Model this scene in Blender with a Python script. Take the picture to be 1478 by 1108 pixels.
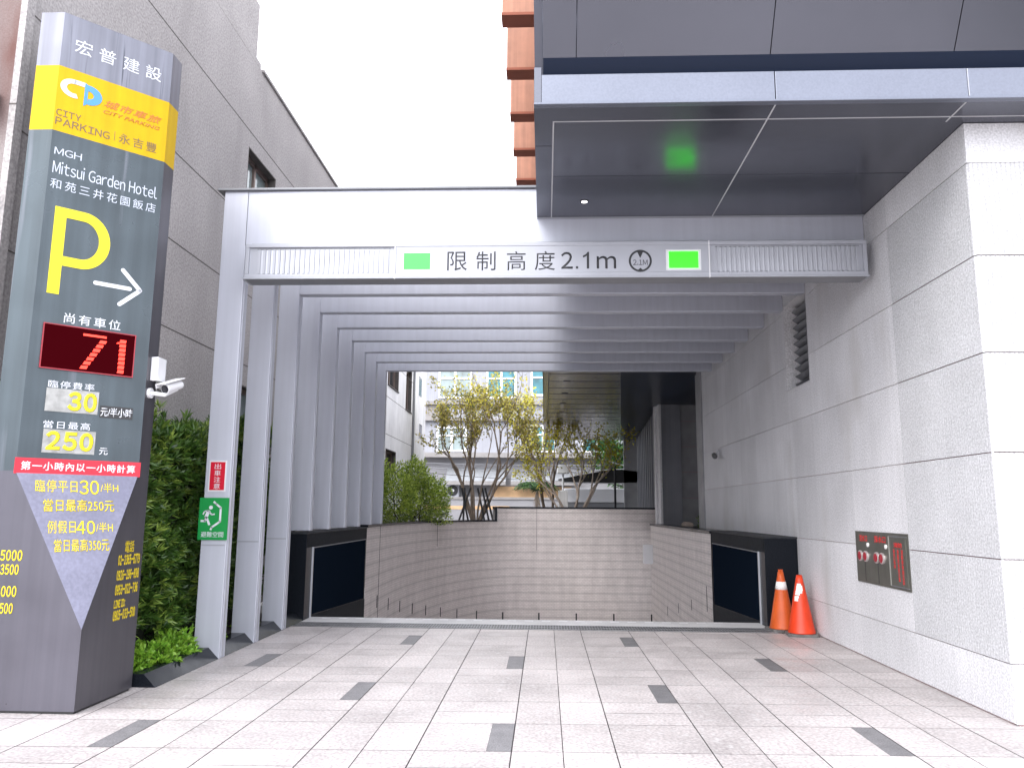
import bpy, bmesh, math, random
import numpy as np
from mathutils import Vector, Matrix
R = math.radians
random.seed(7); rng = np.random.default_rng(11)
for o in list(bpy.data.objects): bpy.data.objects.remove(o)
S = bpy.context.scene
COL = S.collection

# ------------------------------------------------------------------ camera, sky, sun, exposure
FPX, YAW, PITCH, ROLL = 1128.4, -.0429, .1604, .0078
cam = bpy.data.cameras.new('camera'); cam.lens = FPX/1478*36; cam.sensor_width = 36
cam.clip_start = .05; cam.clip_end = 1500
co = bpy.data.objects.new('camera', cam); COL.objects.link(co); S.camera = co
fw = Vector((math.sin(YAW)*math.cos(PITCH), math.cos(YAW)*math.cos(PITCH), math.sin(PITCH)))
rt = Vector((math.cos(YAW), -math.sin(YAW), 0)); up = rt.cross(fw)
r2 = math.cos(ROLL)*rt + math.sin(ROLL)*up; u2 = -math.sin(ROLL)*rt + math.cos(ROLL)*up
mw = Matrix((r2, u2, -fw)).transposed().to_4x4(); mw.translation = (0, 0, 1.5); co.matrix_world = mw

SUN_EL, SUN_AZ = R(40), R(206)          # azimuth clockwise from +Y : behind the camera, a little to the left
W = bpy.data.worlds.new('World'); S.world = W; W.use_nodes = True
nt = W.node_tree; nt.nodes.clear()
sky = nt.nodes.new('ShaderNodeTexSky'); sky.sky_type = 'NISHITA'; sky.sun_disc = False
sky.sun_elevation = SUN_EL; sky.sun_rotation = SUN_AZ; sky.dust_density = 4; sky.air_density = 1.5; sky.ozone_density = 1
hs = nt.nodes.new('ShaderNodeHueSaturation'); hs.inputs['Saturation'].default_value = .12
mx = nt.nodes.new('ShaderNodeMix'); mx.data_type = 'RGBA'; mx.inputs[0].default_value = .8
mx.inputs[7].default_value = (9.3, 9.5, 10.3, 1)      # the even white of a full cloud cover
bg = nt.nodes.new('ShaderNodeBackground'); bg.inputs['Strength'].default_value = .13
wo = nt.nodes.new('ShaderNodeOutputWorld')
nt.links.new(sky.outputs[0], hs.inputs['Color']); nt.links.new(hs.outputs[0], mx.inputs[6])
nt.links.new(mx.outputs[2], bg.inputs['Color']); nt.links.new(bg.outputs[0], wo.inputs[0])
sl = bpy.data.lights.new('sun', 'SUN'); sl.energy = .42; sl.angle = R(24); sl.color = (1, .965, .92)
so = bpy.data.objects.new('sun', sl); COL.objects.link(so)
sd = Vector((math.sin(SUN_AZ)*math.cos(SUN_EL), math.cos(SUN_AZ)*math.cos(SUN_EL), math.sin(SUN_EL)))
so.rotation_euler = sd.to_track_quat('Z', 'Y').to_euler(); so.location = (-6, -8, 14)
S.view_settings.view_transform = 'Standard'; S.view_settings.look = 'None'
S.view_settings.exposure = 1.72; S.view_settings.gamma = 1
S.render.engine = 'CYCLES'; S.cycles.max_bounces = 10; S.cycles.diffuse_bounces = 7; S.cycles.glossy_bounces = 4
S.cycles.transparent_max_bounces = 6

# ------------------------------------------------------------------ materials
def srgb(h):
    c = [int(h[i:i+2], 16)/255 for i in (0, 2, 4)]
    return tuple(x/12.92 if x <= .04045 else ((x+.055)/1.055)**2.4 for x in c)
MATS = {}
def mat(name, col, rough=.6, metal=0, var=0., vscale=4., speck=0., sscale=150., bump=0., bscale=60., attr=0., spec=.5,
        streak=0., rvar=0., emit=None, estr=0, coat=0., stain=None):
    """procedural surface: cloudy variation (var), fine speckle, vertical streaks, per-piece tone (attr), bump"""
    m = bpy.data.materials.new(name); m.use_nodes = True; MATS[name] = m
    n = m.node_tree; N = n.nodes; L = n.links; b = N['Principled BSDF']
    b.inputs['Base Color'].default_value = (*col, 1); b.inputs['Roughness'].default_value = rough
    b.inputs['Metallic'].default_value = metal; b.inputs['Specular IOR Level'].default_value = spec
    b.inputs['Coat Weight'].default_value = coat; b.inputs['Coat Roughness'].default_value = .06
    if emit: b.inputs['Emission Color'].default_value = (*emit, 1); b.inputs['Emission Strength'].default_value = estr
    tc = N.new('ShaderNodeTexCoord')
    fac = None
    def mul(a, bsock):
        if a is None: return bsock
        q = N.new('ShaderNodeMath'); q.operation = 'MULTIPLY'; L.new(a, q.inputs[0]); L.new(bsock, q.inputs[1]); return q.outputs[0]
    def noise(scale, detail, lo, hi, mapping=None, f0=.3, f1=.7):
        t = N.new('ShaderNodeTexNoise'); t.inputs['Scale'].default_value = scale; t.inputs['Detail'].default_value = detail
        if mapping:
            mp = N.new('ShaderNodeMapping'); mp.inputs['Scale'].default_value = mapping
            L.new(tc.outputs['Object'], mp.inputs[0]); L.new(mp.outputs[0], t.inputs['Vector'])
        else: L.new(tc.outputs['Object'], t.inputs['Vector'])
        r = N.new('ShaderNodeMapRange'); L.new(t.outputs[0], r.inputs[0])
        r.inputs[1].default_value = f0; r.inputs[2].default_value = f1
        r.inputs[3].default_value = lo; r.inputs[4].default_value = hi
        return r.outputs[0], t
    if var: fac = mul(fac, noise(vscale, 6, 1-var, 1+var)[0])
    if speck: fac = mul(fac, noise(sscale, 2, 1-speck, 1+speck, None, .33, .67)[0])
    if streak: fac = mul(fac, noise(1, 4, 1-streak, 1+streak*.6, (14, 14, .35))[0])
    if attr:
        a = N.new('ShaderNodeAttribute'); a.attribute_name = 'tone'
        r = N.new('ShaderNodeMapRange'); L.new(a.outputs['Fac'], r.inputs[0]); r.inputs[3].default_value = 1-attr; r.inputs[4].default_value = 1+attr
        fac = mul(fac, r.outputs[0])
    cs = None
    if fac is not None:
        v = N.new('ShaderNodeVectorMath'); v.operation = 'SCALE'; v.inputs[0].default_value = col; L.new(fac, v.inputs['Scale'])
        cs = v.outputs[0]
    if stain:                       # (colour, scale, low, high, mapping)
        f, _ = noise(stain[1], 5, 0, 1, stain[4], stain[2], stain[3])
        x = N.new('ShaderNodeMix'); x.data_type = 'RGBA'; L.new(f, x.inputs[0])
        if cs is not None: L.new(cs, x.inputs[6])
        else: x.inputs[6].default_value = (*col, 1)
        x.inputs[7].default_value = (*stain[0], 1); cs = x.outputs[2]
    if cs is not None: L.new(cs, b.inputs['Base Color'])
    if rvar:
        f, _ = noise(3, 5, max(.02, rough-rvar), rough+rvar); L.new(f, b.inputs['Roughness'])
    if bump:
        t = N.new('ShaderNodeTexNoise'); t.inputs['Scale'].default_value = bscale; t.inputs['Detail'].default_value = 4
        L.new(tc.outputs['Object'], t.inputs['Vector'])
        bp = N.new('ShaderNodeBump'); bp.inputs['Strength'].default_value = bump; bp.inputs['Distance'].default_value = .01
        L.new(t.outputs[0], bp.inputs['Height']); L.new(bp.outputs[0], b.inputs['Normal'])
    return m
def leaf_mat(name, c0, c1, c2, rough=.45, trans=.25):
    m = bpy.data.materials.new(name); m.use_nodes = True; MATS[name] = m
    n = m.node_tree; N = n.nodes; L = n.links; b = N['Principled BSDF']
    a = N.new('ShaderNodeAttribute'); a.attribute_name = 'tone'
    r = N.new('ShaderNodeValToRGB'); e = r.color_ramp.elements
    e[0].color = (*c0, 1); e[1].color = (*c2, 1); k = e.new(.5); k.color = (*c1, 1)
    L.new(a.outputs['Fac'], r.inputs[0]); L.new(r.outputs[0], b.inputs['Base Color'])
    b.inputs['Roughness'].default_value = rough
    t = N.new('ShaderNodeBsdfTranslucent'); L.new(r.outputs[0], t.inputs['Color'])
    x = N.new('ShaderNodeMixShader'); x.inputs[0].default_value = trans
    L.new(b.outputs[0], x.inputs[1]); L.new(t.outputs[0], x.inputs[2]); L.new(x.outputs[0], N['Material Output'].inputs['Surface'])
    return m
def tile_mat(name, c1, c2, mortar, bw, bh, ms, rough=.45, course=0):
    """small wall tiles in courses, laid out on the UVs (metres along the wall, height)"""
    m = bpy.data.materials.new(name); m.use_nodes = True; MATS[name] = m
    n = m.node_tree; N = n.nodes; L = n.links; b = N['Principled BSDF']; b.inputs['Roughness'].default_value = rough
    tc = N.new('ShaderNodeTexCoord'); t = N.new('ShaderNodeTexBrick')
    L.new(tc.outputs['UV'], t.inputs['Vector']); t.inputs['Scale'].default_value = 1
    t.inputs['Brick Width'].default_value = bw; t.inputs['Row Height'].default_value = bh; t.inputs['Mortar Size'].default_value = ms
    t.inputs['Color1'].default_value = (*c1, 1); t.inputs['Color2'].default_value = (*c2, 1); t.inputs['Mortar'].default_value = (*mortar, 1)
    t.offset = .5; t.inputs['Mortar Smooth'].default_value = .2
    sp = N.new('ShaderNodeSeparateXYZ'); L.new(tc.outputs['UV'], sp.inputs[0])
    md = N.new('ShaderNodeMath'); md.operation = 'PINGPONG'; L.new(sp.outputs[1], md.inputs[0]); md.inputs[1].default_value = course/2
    r = N.new('ShaderNodeMapRange'); L.new(md.outputs[0], r.inputs[0]); r.inputs[1].default_value = 0; r.inputs[2].default_value = .045
    r.inputs[3].default_value = .76; r.inputs[4].default_value = 1
    no = N.new('ShaderNodeTexNoise'); no.inputs['Scale'].default_value = 1.4; no.inputs['Detail'].default_value = 6
    mp = N.new('ShaderNodeMapping'); mp.inputs['Scale'].default_value = (3, .6, 1); L.new(tc.outputs['UV'], mp.inputs[0]); L.new(mp.outputs[0], no.inputs['Vector'])
    r3 = N.new('ShaderNodeMapRange'); L.new(no.outputs[0], r3.inputs[0]); r3.inputs[1].default_value = .3; r3.inputs[2].default_value = .7
    r3.inputs[3].default_value = .91; r3.inputs[4].default_value = 1.07
    mm = N.new('ShaderNodeMath'); mm.operation = 'MULTIPLY'; L.new(r.outputs[0], mm.inputs[0]); L.new(r3.outputs[0], mm.inputs[1])
    v = N.new('ShaderNodeVectorMath'); v.operation = 'SCALE'; L.new(t.outputs['Color'], v.inputs[0]); L.new(mm.outputs[0], v.inputs['Scale'])
    L.new(v.outputs[0], b.inputs['Base Color'])
    bp = N.new('ShaderNodeBump'); bp.inputs['Strength'].default_value = .4; bp.inputs['Distance'].default_value = .004; bp.invert = True
    L.new(t.outputs['Fac'], bp.inputs['Height']); L.new(bp.outputs[0], b.inputs['Normal'])
    return m

mat('paving', (.43, .392, .385), .46, var=.17, vscale=1.2, speck=.24, sscale=44, bump=.12, bscale=90, attr=.09, rvar=.14,
    stain=((.47, .455, .45), 17, .56, .70, None))
mat('paving_dark', (.15, .145, .15), .55, var=.14, vscale=9, speck=.25, sscale=90, bump=.12, attr=.2)
mat('joint', (.11, .10, .10), .9, var=.3, vscale=3)
mat('asphalt', (.20, .195, .19), .9, speck=.3, sscale=80, bump=.3)
mat('soil', (.05, .04, .03), .95, var=.4, vscale=12, bump=.6, bscale=30)
mat('concrete', (.37, .348, .343), .9, var=.11, vscale=.8, speck=.22, sscale=38, bump=.1, bscale=60, streak=.03,
    stain=((.26, .245, .24), 1, .55, .85, (1.1, 1.1, .3)))
mat('concrete_pale', (.72, .71, .72), .9, var=.12, vscale=1.2, speck=.08, sscale=50, streak=.12)
mat('concrete_rust', (.22, .19, .185), .85, var=.2, vscale=1.4, speck=.15, sscale=60, bump=.3,
    stain=((.12, .05, .04), 1.1, .52, .72, (1.6, 1.6, .45)))
mat('concrete_joint', (.10, .09, .085), .95, var=.2)
mat('alu', (.50, .515, .58), .42, .2, var=.045, vscale=1.1, rvar=.07, streak=.055)
mat('alu_edge', (.50, .51, .55), .38, .5, var=.04)
mat('alu_white', (.36, .37, .41), .45, .15, var=.03)
mat('alu_dark', (.22, .225, .24), .5, .4, var=.06)
mat('stone', (.605, .60, .615), .75, var=.08, vscale=1.2, speck=.2, sscale=60, bump=.1, bscale=110, attr=.06, streak=.05,
    stain=((.47, .455, .445), 1, .58, .8, (1.3, 1.3, .5)))
mat('stone_rough', (.48, .48, .492), .85, var=.06, vscale=2, speck=.22, sscale=62, bump=.15, bscale=85, attr=.03)
mat('stone_joint', (.34, .235, .235), .9)
mat('granite_black', (.010, .012, .016), .2, var=.4, vscale=60, spec=.1, rvar=.06)
mat('granite_margin', (.020, .022, .026), .5, spec=.02, var=.2, vscale=20)
mat('granite_panel', (.006, .010, .018), .4, spec=0)
mat('granite_grey', (.035, .037, .042), .5, spec=.08, var=.2, vscale=20, speck=.3, sscale=120)
mat('metal_dark', (.10, .105, .13), .2, .6, var=.08, vscale=.8, rvar=.05)
mat('metal_upper', (.112, .117, .14), .24, .8, var=.06, vscale=.8, rvar=.04)
mat('metal_fascia', (.15, .162, .20), .33, .6, var=.05, vscale=1.5, speck=.05, sscale=60)
mat('metal_joint', (.42, .42, .44), .6)
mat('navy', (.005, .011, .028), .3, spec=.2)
mat('terracotta', (.44, .205, .13), .6, var=.08, vscale=5, streak=.18)
mat('terracotta_edge', (.30, .085, .045), .7, var=.1)
mat('pylon_grey', (.056, .072, .083), .34, .45, var=.10, vscale=1.6, streak=.16, rvar=.1, speck=.05, sscale=200,
    stain=((.16, .17, .20), 1.2, .60, .85, (9, 9, .5)))
mat('pylon_lower', (.092, .088, .108), .36, .45, var=.10, vscale=1.6, streak=.10, rvar=.1)
mat('pylon_side', (.085, .082, .095), .3, .45, var=.1, vscale=2, streak=.1)
mat('pylon_top', (.17, .175, .21), .4, .45, var=.10, vscale=2, streak=.25, stain=((.05, .055, .07), 1, .62, .72, (26, 26, .7)))
mat('pylon_facet', (.155, .155, .21), .38, .45, var=.12, vscale=3, speck=.10, sscale=40, stain=((.15, .15, .21), 1.6, .55, .8, (2, 2, 1)))
mat('yellow', (.54, .345, .001), .6, spec=.25, var=.05, streak=.10)
mat('yellow_paint', (.68, .58, .005), .5, var=.04, vscale=30)
mat('gold_letter', (.62, .47, .004), .5, var=.08, vscale=40)
mat('grey_letter', (.17, .11, .05), .5)
mat('white_letter', (.62, .64, .68), .5, var=.04)
mat('pale_letter', (.50, .54, .62), .5)
mat('orange_letter', (.50, .15, .02), .5)
mat('blue_logo', (.06, .25, .62), .4)
mat('black_letter', (.02, .02, .024), .5)
mat('red_letter', (.62, .02, .02), .5)
mat('red_sign', (.52, .008, .028), .4, var=.05)
mat('green_sign', (.010, .25, .055), .4, var=.04)
mat('plate', (.30, .30, .29), .45, .5, var=.25, vscale=14)
mat('led_glass', (.010, .001, .002), .6, emit=(.30, .001, .006), estr=.055, spec=0)
mat('led_red', (.5, .02, .01), .4, emit=(1, .035, .015), estr=.8)
mat('led_green', (.01, .1, .01), .4, emit=(.018, 1, .003), estr=1.0)
mat('led_green_pale', (.01, .1, .02), .4, emit=(.05, 1, .075), estr=.6)
mat('lamp_white', (.9, .9, .9), .4, emit=(1, .98, .95), estr=3)
mat('plastic_white', (.66, .66, .68), .35, var=.03)
mat('plastic_black', (.015, .015, .017), .4)
mat('lens', (.02, .02, .025), .08)
mat('cone_orange', (.66, .045, .008), .42, var=.10, vscale=7, stain=((.40, .10, .05), 5, .66, .9, None))
mat('cone_faded', (.56, .09, .012), .5, var=.12, vscale=6, stain=((.35, .12, .06), 4, .62, .85, None))
mat('reflective', (.80, .79, .77), .4, var=.08, vscale=20)
mat('rubber', (.13, .125, .12), .8, var=.25, vscale=10)
mat('panel_steel', (.155, .155, .135), .35, .6, var=.12, vscale=6, streak=.1)
mat('panel_trim', (.50, .50, .46), .35, .7)
mat('cap_red', (.30, .012, .025), .35, var=.1)
mat('brass_ring', (.62, .56, .55), .35, .6)
mat('window_glass', (.24, .29, .29), .1, spec=.5, var=.3, vscale=1.2)
mat('window_teal', (.045, .19, .23), .15, var=.4, vscale=1.5)
mat('window_dark', (.03, .035, .04), .1)
mat('frame_white', (.75, .76, .77), .45)
mat('frame_bronze', (.20, .15, .13), .5, .3)
mat('far_wall', (.33, .335, .37), .85, var=.10, vscale=.5, streak=.10)
mat('far_wall_low', (.29, .285, .30), .85, var=.12, vscale=.7)
mat('far_band', (.27, .255, .25), .85, var=.1)
mat('far_orange', (.62, .40, .22), .8, var=.1)
mat('awning', (.26, .27, .285), .6, var=.12, streak=.1)
mat('bark', (.20, .155, .12), .9, var=.3, vscale=6, bump=.4)
mat('bark_pale', (.40, .33, .28), .85, var=.3, vscale=5)
mat('bark_dark', (.045, .035, .028), .9, var=.3, vscale=6)
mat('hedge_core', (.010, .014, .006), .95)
mat('iron', (.03, .03, .033), .5, .5)
mat('grate', (.27, .27, .28), .5, .6, var=.2, vscale=10)
mat('ramp', (.55, .54, .54), .65, var=.14, vscale=1.5, speck=.12, sscale=60)
mat('ramp_mark', (.72, .72, .72), .6, var=.1, vscale=20)
mat('rear_metal', (.42, .41, .41), .22, .9, var=.06, vscale=.6, rvar=.06)
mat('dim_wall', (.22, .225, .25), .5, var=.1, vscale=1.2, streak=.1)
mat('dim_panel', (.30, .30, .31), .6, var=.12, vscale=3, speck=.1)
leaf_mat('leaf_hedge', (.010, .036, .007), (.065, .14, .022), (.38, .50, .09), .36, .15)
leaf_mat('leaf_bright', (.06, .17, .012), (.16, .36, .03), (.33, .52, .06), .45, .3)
leaf_mat('leaf_bush', (.08, .14, .02), (.24, .34, .045), (.48, .56, .10), .5, .4)
leaf_mat('leaf_gold', (.38, .40, .05), (.78, .66, .07), (.92, .90, .16), .5, .5)
leaf_mat('leaf_rust', (.11, .14, .035), (.33, .27, .08), (.62, .52, .14), .5, .45)
leaf_mat('leaf_dark', (.015, .05, .015), (.04, .12, .03), (.12, .25, .05), .5, .2)
tile_mat('ramp_tile', (.70, .635, .61), (.63, .565, .545), (.45, .40, .385), .10, .0475, .004, course=.24)
tile_mat('ramp_tile_warm', (.70, .64, .61), (.62, .56, .54), (.46, .42, .41), .10, .0475, .004, course=.19)

# ------------------------------------------------------------------ builders
def thing(name, label, cat, loc=(0, 0, 0), group=None):
    o = bpy.data.objects.new(name, None); COL.objects.link(o); o.location = loc; o.empty_display_size = .2
    o['label'] = label; o['category'] = cat
    if group: o['group'] = group
    return o
def tag(o, label, cat, group=None):
    o['label'] = label; o['category'] = cat
    if group: o['group'] = group
    return o
def origin(p):
    v = Vector((0, 0, 0))
    while p is not None: v += p.location; p = p.parent
    return v
class MB:
    """collects shapes in world metres; build() links them as ONE mesh object"""
    def __init__(s): s.v = []; s.f = []; s.m = []; s.t = []; s.uv = []; s.hasuv = False
    def face(s, pts, m=0, tone=None, uv=None):
        i = len(s.v); s.v += [tuple(p) for p in pts]; s.f.append(tuple(range(i, i+len(pts)))); s.m.append(m)
        s.t.append(.5 if tone is None else tone); s.uv.append(uv)
        if uv: s.hasuv = True
        return s
    def box(s, x0, x1, y0, y1, z0, z1, m=0, tone=None):
        P = lambda a, b, c: ((x0, x1)[a], (y0, y1)[b], (z0, z1)[c])
        i = len(s.v); s.v += [P(a, b, c) for c in (0, 1) for b in (0, 1) for a in (0, 1)]
        for q in ((0, 2, 3, 1), (4, 5, 7, 6), (0, 1, 5, 4), (2, 6, 7, 3), (0, 4, 6, 2), (1, 3, 7, 5)):
            s.f.append(tuple(i+k for k in q)); s.m.append(m); s.t.append(.5 if tone is None else tone); s.uv.append(None)
        return s
    def obox(s, c, ax, ay, az, m=0, tone=None):
        """oriented box: centre and three half-axis vectors"""
        c, ax, ay, az = map(Vector, (c, ax, ay, az)); i = len(s.v)
        s.v += [tuple(c+ax*a+ay*b+az*d) for d in (-1, 1) for b in (-1, 1) for a in (-1, 1)]
        for q in ((0, 2, 3, 1), (4, 5, 7, 6), (0, 1, 5, 4), (2, 6, 7, 3), (0, 4, 6, 2), (1, 3, 7, 5)):
            s.f.append(tuple(i+k for k in q)); s.m.append(m); s.t.append(.5 if tone is None else tone); s.uv.append(None)
        return s
    def tube(s, pts, rad, n=8, m=0, cap=True):
        pts = [Vector(p) for p in pts]; rad = [rad]*len(pts) if isinstance(rad, (int, float)) else rad
        rings = []; ref = None
        for k, p in enumerate(pts):
            d = (pts[min(k+1, len(pts)-1)]-pts[max(k-1, 0)]).normalized()
            if ref is None: ref = d.orthogonal().normalized()
            a = (ref-d*ref.dot(d)).normalized(); b = d.cross(a); ref = a
            i = len(s.v); rings.append(i)
            s.v += [tuple(p+(a*math.cos(2*math.pi*j/n)+b*math.sin(2*math.pi*j/n))*rad[k]) for j in range(n)]
        for k in range(len(pts)-1):
            for j in range(n):
                s.f.append((rings[k]+j, rings[k]+(j+1) % n, rings[k+1]+(j+1) % n, rings[k+1]+j)); s.m.append(m); s.t.append(.5); s.uv.append(None)
        if cap:
            for q in (tuple(reversed(range(rings[0], rings[0]+n))), tuple(range(rings[-1], rings[-1]+n))):
                s.f.append(q); s.m.append(m); s.t.append(.5); s.uv.append(None)
        return s
    def prism(s, poly, d, m=0):
        """polygon (world points) extruded by vector d"""
        d = Vector(d); a = [Vector(p) for p in poly]; b = [p+d for p in a]
        s.face(list(reversed(a)), m); s.face(b, m)
        for k in range(len(a)): s.face([a[k], a[(k+1) % len(a)], b[(k+1) % len(a)], b[k]], m)
        return s
    def build(s, name, mats, parent=None, bevel=0, smooth=False, kind=None, loc=None, fix=False):
        o0 = origin(parent) + (Vector(loc) if loc else Vector((0, 0, 0)))
        me = bpy.data.meshes.new(name)
        me.from_pydata([(x-o0.x, y-o0.y, z-o0.z) for x, y, z in s.v], [], s.f)
        for q in (mats if isinstance(mats, (list, tuple)) else [mats]): me.materials.append(MATS[q] if isinstance(q, str) else q)
        me.polygons.foreach_set('material_index', s.m)
        a = me.attributes.new('tone', 'FLOAT', 'FACE'); a.data.foreach_set('value', s.t)
        if s.hasuv:
            u = me.uv_layers.new(name='UVMap'); k = 0
            for p, q in zip(me.polygons, s.uv):
                for j, li in enumerate(p.loop_indices): u.data[li].uv = q[j] if q else (0, 0)
        if smooth: me.polygons.foreach_set('use_smooth', [True]*len(me.polygons))
        if fix:
            b = bmesh.new(); b.from_mesh(me); bmesh.ops.recalc_face_normals(b, faces=b.faces); b.to_mesh(me); b.free()
        o = bpy.data.objects.new(name, me); COL.objects.link(o)
        if parent: o.parent = parent
        if loc: o.location = loc
        if bevel:
            md = o.modifiers.new('bevel', 'BEVEL'); md.width = bevel; md.segments = 2; md.limit_method = 'ANGLE'; md.angle_limit = R(40)
        if kind: o['kind'] = kind
        return o
def struct(name, mb, m): return mb.build(name, m, kind='structure')
def lathe(mb, c, prof, n=20, m=0, axis='Z'):
    """profile [(radius, height)] turned about the axis through c"""
    c = Vector(c); rings = []
    for r, h in prof:
        rings.append(len(mb.v))
        for j in range(n):
            a = 2*math.pi*j/n
            p = (r*math.cos(a), r*math.sin(a), h) if axis == 'Z' else ((h, r*math.cos(a), r*math.sin(a)) if axis == 'X' else (r*math.cos(a), h, r*math.sin(a)))
            mb.v.append(tuple(c+Vector(p)))
    for k in range(len(prof)-1):
        for j in range(n):
            mb.f.append((rings[k]+j, rings[k]+(j+1) % n, rings[k+1]+(j+1) % n, rings[k+1]+j)); mb.m.append(m); mb.t.append(.5); mb.uv.append(None)
    for q in (tuple(reversed(range(rings[0], rings[0]+n))), tuple(range(rings[-1], rings[-1]+n))):
        mb.f.append(q); mb.m.append(m); mb.t.append(.5); mb.uv.append(None)
    return mb
class Plane:
    """a vertical sign face: point p0, horizontal axis t, outward normal n"""
    def __init__(s, p0, t, n): s.p = Vector(p0); s.t = Vector(t).normalized(); s.n = Vector(n).normalized()
    def at(s, a, z, d=0): return Vector((s.p.x, s.p.y, 0))+s.t*a+Vector((0, 0, z))+s.n*d
    def rect(s, mb, a0, a1, z0, z1, d0, d1, m=0):
        return mb.obox(s.at((a0+a1)/2, (z0+z1)/2, (d0+d1)/2), s.t*(a1-a0)/2, s.n*(d1-d0)/2, Vector((0, 0, (z1-z0)/2)), m)
    def poly(s, mb, pts, d0, d1, m=0):
        return mb.prism([s.at(a, z, d0) for a, z in pts], s.n*(d1-d0), m)
def glyphs(body, space, bold, shear, res, grot):
    """the text as one flat bmesh; grot sets the grotesque (full width) forms of latin letters, spaced by their own widths"""
    out = bmesh.new(); x = 0
    parts = [chr(ord(c)+0xFEE0) if 33 <= ord(c) <= 126 else c for c in body] if grot else [body]
    for ch in parts:
        if ch == ' ': x += .3; continue
        c = bpy.data.curves.new('t', 'FONT'); c.body = ch; c.space_character = space; c.shear = shear; c.offset = bold if bold < .012 else 0; c.bevel_depth = bold if bold >= .012 else 0; c.bevel_resolution = 0
        c.resolution_u = res; o = bpy.data.objects.new('t', c); COL.objects.link(o)
        dg = bpy.context.evaluated_depsgraph_get(); me = bpy.data.meshes.new_from_object(o.evaluated_get(dg))
        bpy.data.objects.remove(o); bpy.data.curves.remove(c)
        b = bmesh.new(); b.from_mesh(me)
        if grot:
            lo = min(v.co.x for v in b.verts); hi = max(v.co.x for v in b.verts)
            for v in b.verts: v.co.x += x-lo
            x += hi-lo+.085*space
            b.to_mesh(me); out.from_mesh(me)
        else: out.from_mesh(me)
        b.free(); bpy.data.meshes.remove(me)
    return out
def lettering(name, body, pl, a0, a1, z0, z1, m, parent, d=.001, bold=0, space=1.0, shear=0, thick=.0015, res=3, grot=False):
    bm = glyphs(body, space, bold, shear, res, grot)
    if bold >= .012:
        for v in bm.verts: v.co.z = (v.co.z+bold)/(2*bold)
    else:
        for q in bmesh.ops.extrude_face_region(bm, geom=bm.faces[:])['geom']:
            if isinstance(q, bmesh.types.BMVert): q.co.z = 1
    xs = [v.co.x for v in bm.verts]; ys = [v.co.y for v in bm.verts]
    x0, x1, y0, y1 = min(xs), max(xs), min(ys), max(ys); o0 = origin(parent)
    for v in bm.verts:
        a = a0+(v.co.x-x0)/(x1-x0)*(a1-a0); z = z0+(v.co.y-y0)/(y1-y0)*(z1-z0)
        v.co = pl.at(a, z, d+thick*v.co.z)-o0
    if bold < .012: bmesh.ops.recalc_face_normals(bm, faces=bm.faces)
    me = bpy.data.meshes.new(name); bm.to_mesh(me); bm.free(); me.materials.append(MATS[m])
    ob = bpy.data.objects.new(name, me); COL.objects.link(ob); ob.parent = parent; return ob
def leaves(name, P, D, length, width, m, parent, fold=.25, tone=None, loc=None):
    """one mesh of folded pointed leaves: P bases, D directions (n,3)"""
    n = len(P); D = D/np.linalg.norm(D, axis=1, keepdims=True)
    q = rng.normal(size=(n, 3)); Sd = np.cross(D, q); Sd /= np.linalg.norm(Sd, axis=1, keepdims=True)
    Nn = np.cross(Sd, D); L = (length*(.7+.6*rng.random(n)))[:, None]; Wd = (width*(.7+.6*rng.random(n)))[:, None]
    mid = P+D*L*.45+Nn*L*fold*.25; tip = P+D*L-Nn*L*fold*.3
    V = np.stack([P, mid+Sd*Wd/2, tip, mid-Sd*Wd/2], 1).reshape(-1, 3)
    o0 = np.array(origin(parent) if parent else (loc or (0, 0, 0))); V = V-o0
    me = bpy.data.meshes.new(name); me.vertices.add(4*n); me.vertices.foreach_set('co', V.ravel())
    me.loops.add(4*n); me.loops.foreach_set('vertex_index', np.arange(4*n, dtype=np.int32))
    me.polygons.add(n); me.polygons.foreach_set('loop_start', np.arange(0, 4*n, 4, dtype=np.int32))
    me.update(calc_edges=True); me.validate()
    a = me.attributes.new('tone', 'FLOAT', 'FACE'); t = rng.random(n) if tone is None else np.clip(tone, 0, 1)
    a.data.foreach_set('value', t.astype(np.float32)); me.materials.append(MATS[m])
    o = bpy.data.objects.new(name, me); COL.objects.link(o)
    if parent: o.parent = parent
    elif loc: o.location = loc
    return o
def unit(n):
    v = rng.normal(size=(n, 3)); return v/np.linalg.norm(v, axis=1, keepdims=True)

# ------------------------------------------------------------------ setting: ground, paving, ramp
HX0, HX1, HY0, HY1 = -3.6, 9.0, 10.76, 25.0     # opening of the ramp in the ground
g = MB(); B = 400
for x0, x1, y0, y1 in ((-B, B, -B, HY0), (-B, B, HY1, B), (-B, HX0, HY0, HY1), (HX1, B, HY0, HY1)):
    g.face([(x0, y0, -.03), (x1, y0, -.03), (x1, y1, -.03), (x0, y1, -.03)])
struct('ground', g, 'asphalt')
SK = .032                                        # the courses run slightly askew to the building
def ty(x, y): return (x, y+SK*x, 0)
g = MB()
g.face([(-9, -9, -.012), (3.6, -9, -.012), (3.6, 11.06, -.012), (-9, 11.06, -.012)], 2)
g.face([(3.6, -9, -.012), (9, -9, -.012), (9, 6.6, -.012), (3.6, 6.6, -.012)], 2)
MODX, ROW, X0, Y0 = 1.27, .655, 1.06, 5.245
J = .006
def quad(x0, x1, y0, y1, m, jl=J, jr=J):
    if x1 <= -9 or x0 >= 9 or y1-y0 < .03: return
    if min(x0, x1) > 3.42 and y0+SK*x0 > 5.9: return
    P = [ty(x0+jl/2, y0+J/2), ty(x1-jr/2, y0+J/2), ty(x1-jr/2, y1-J/2), ty(x0+jl/2, y1-J/2)]
    g.face([(p[0], min(p[1], 10.365), p[2]) for p in P], m, random.random())
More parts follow.
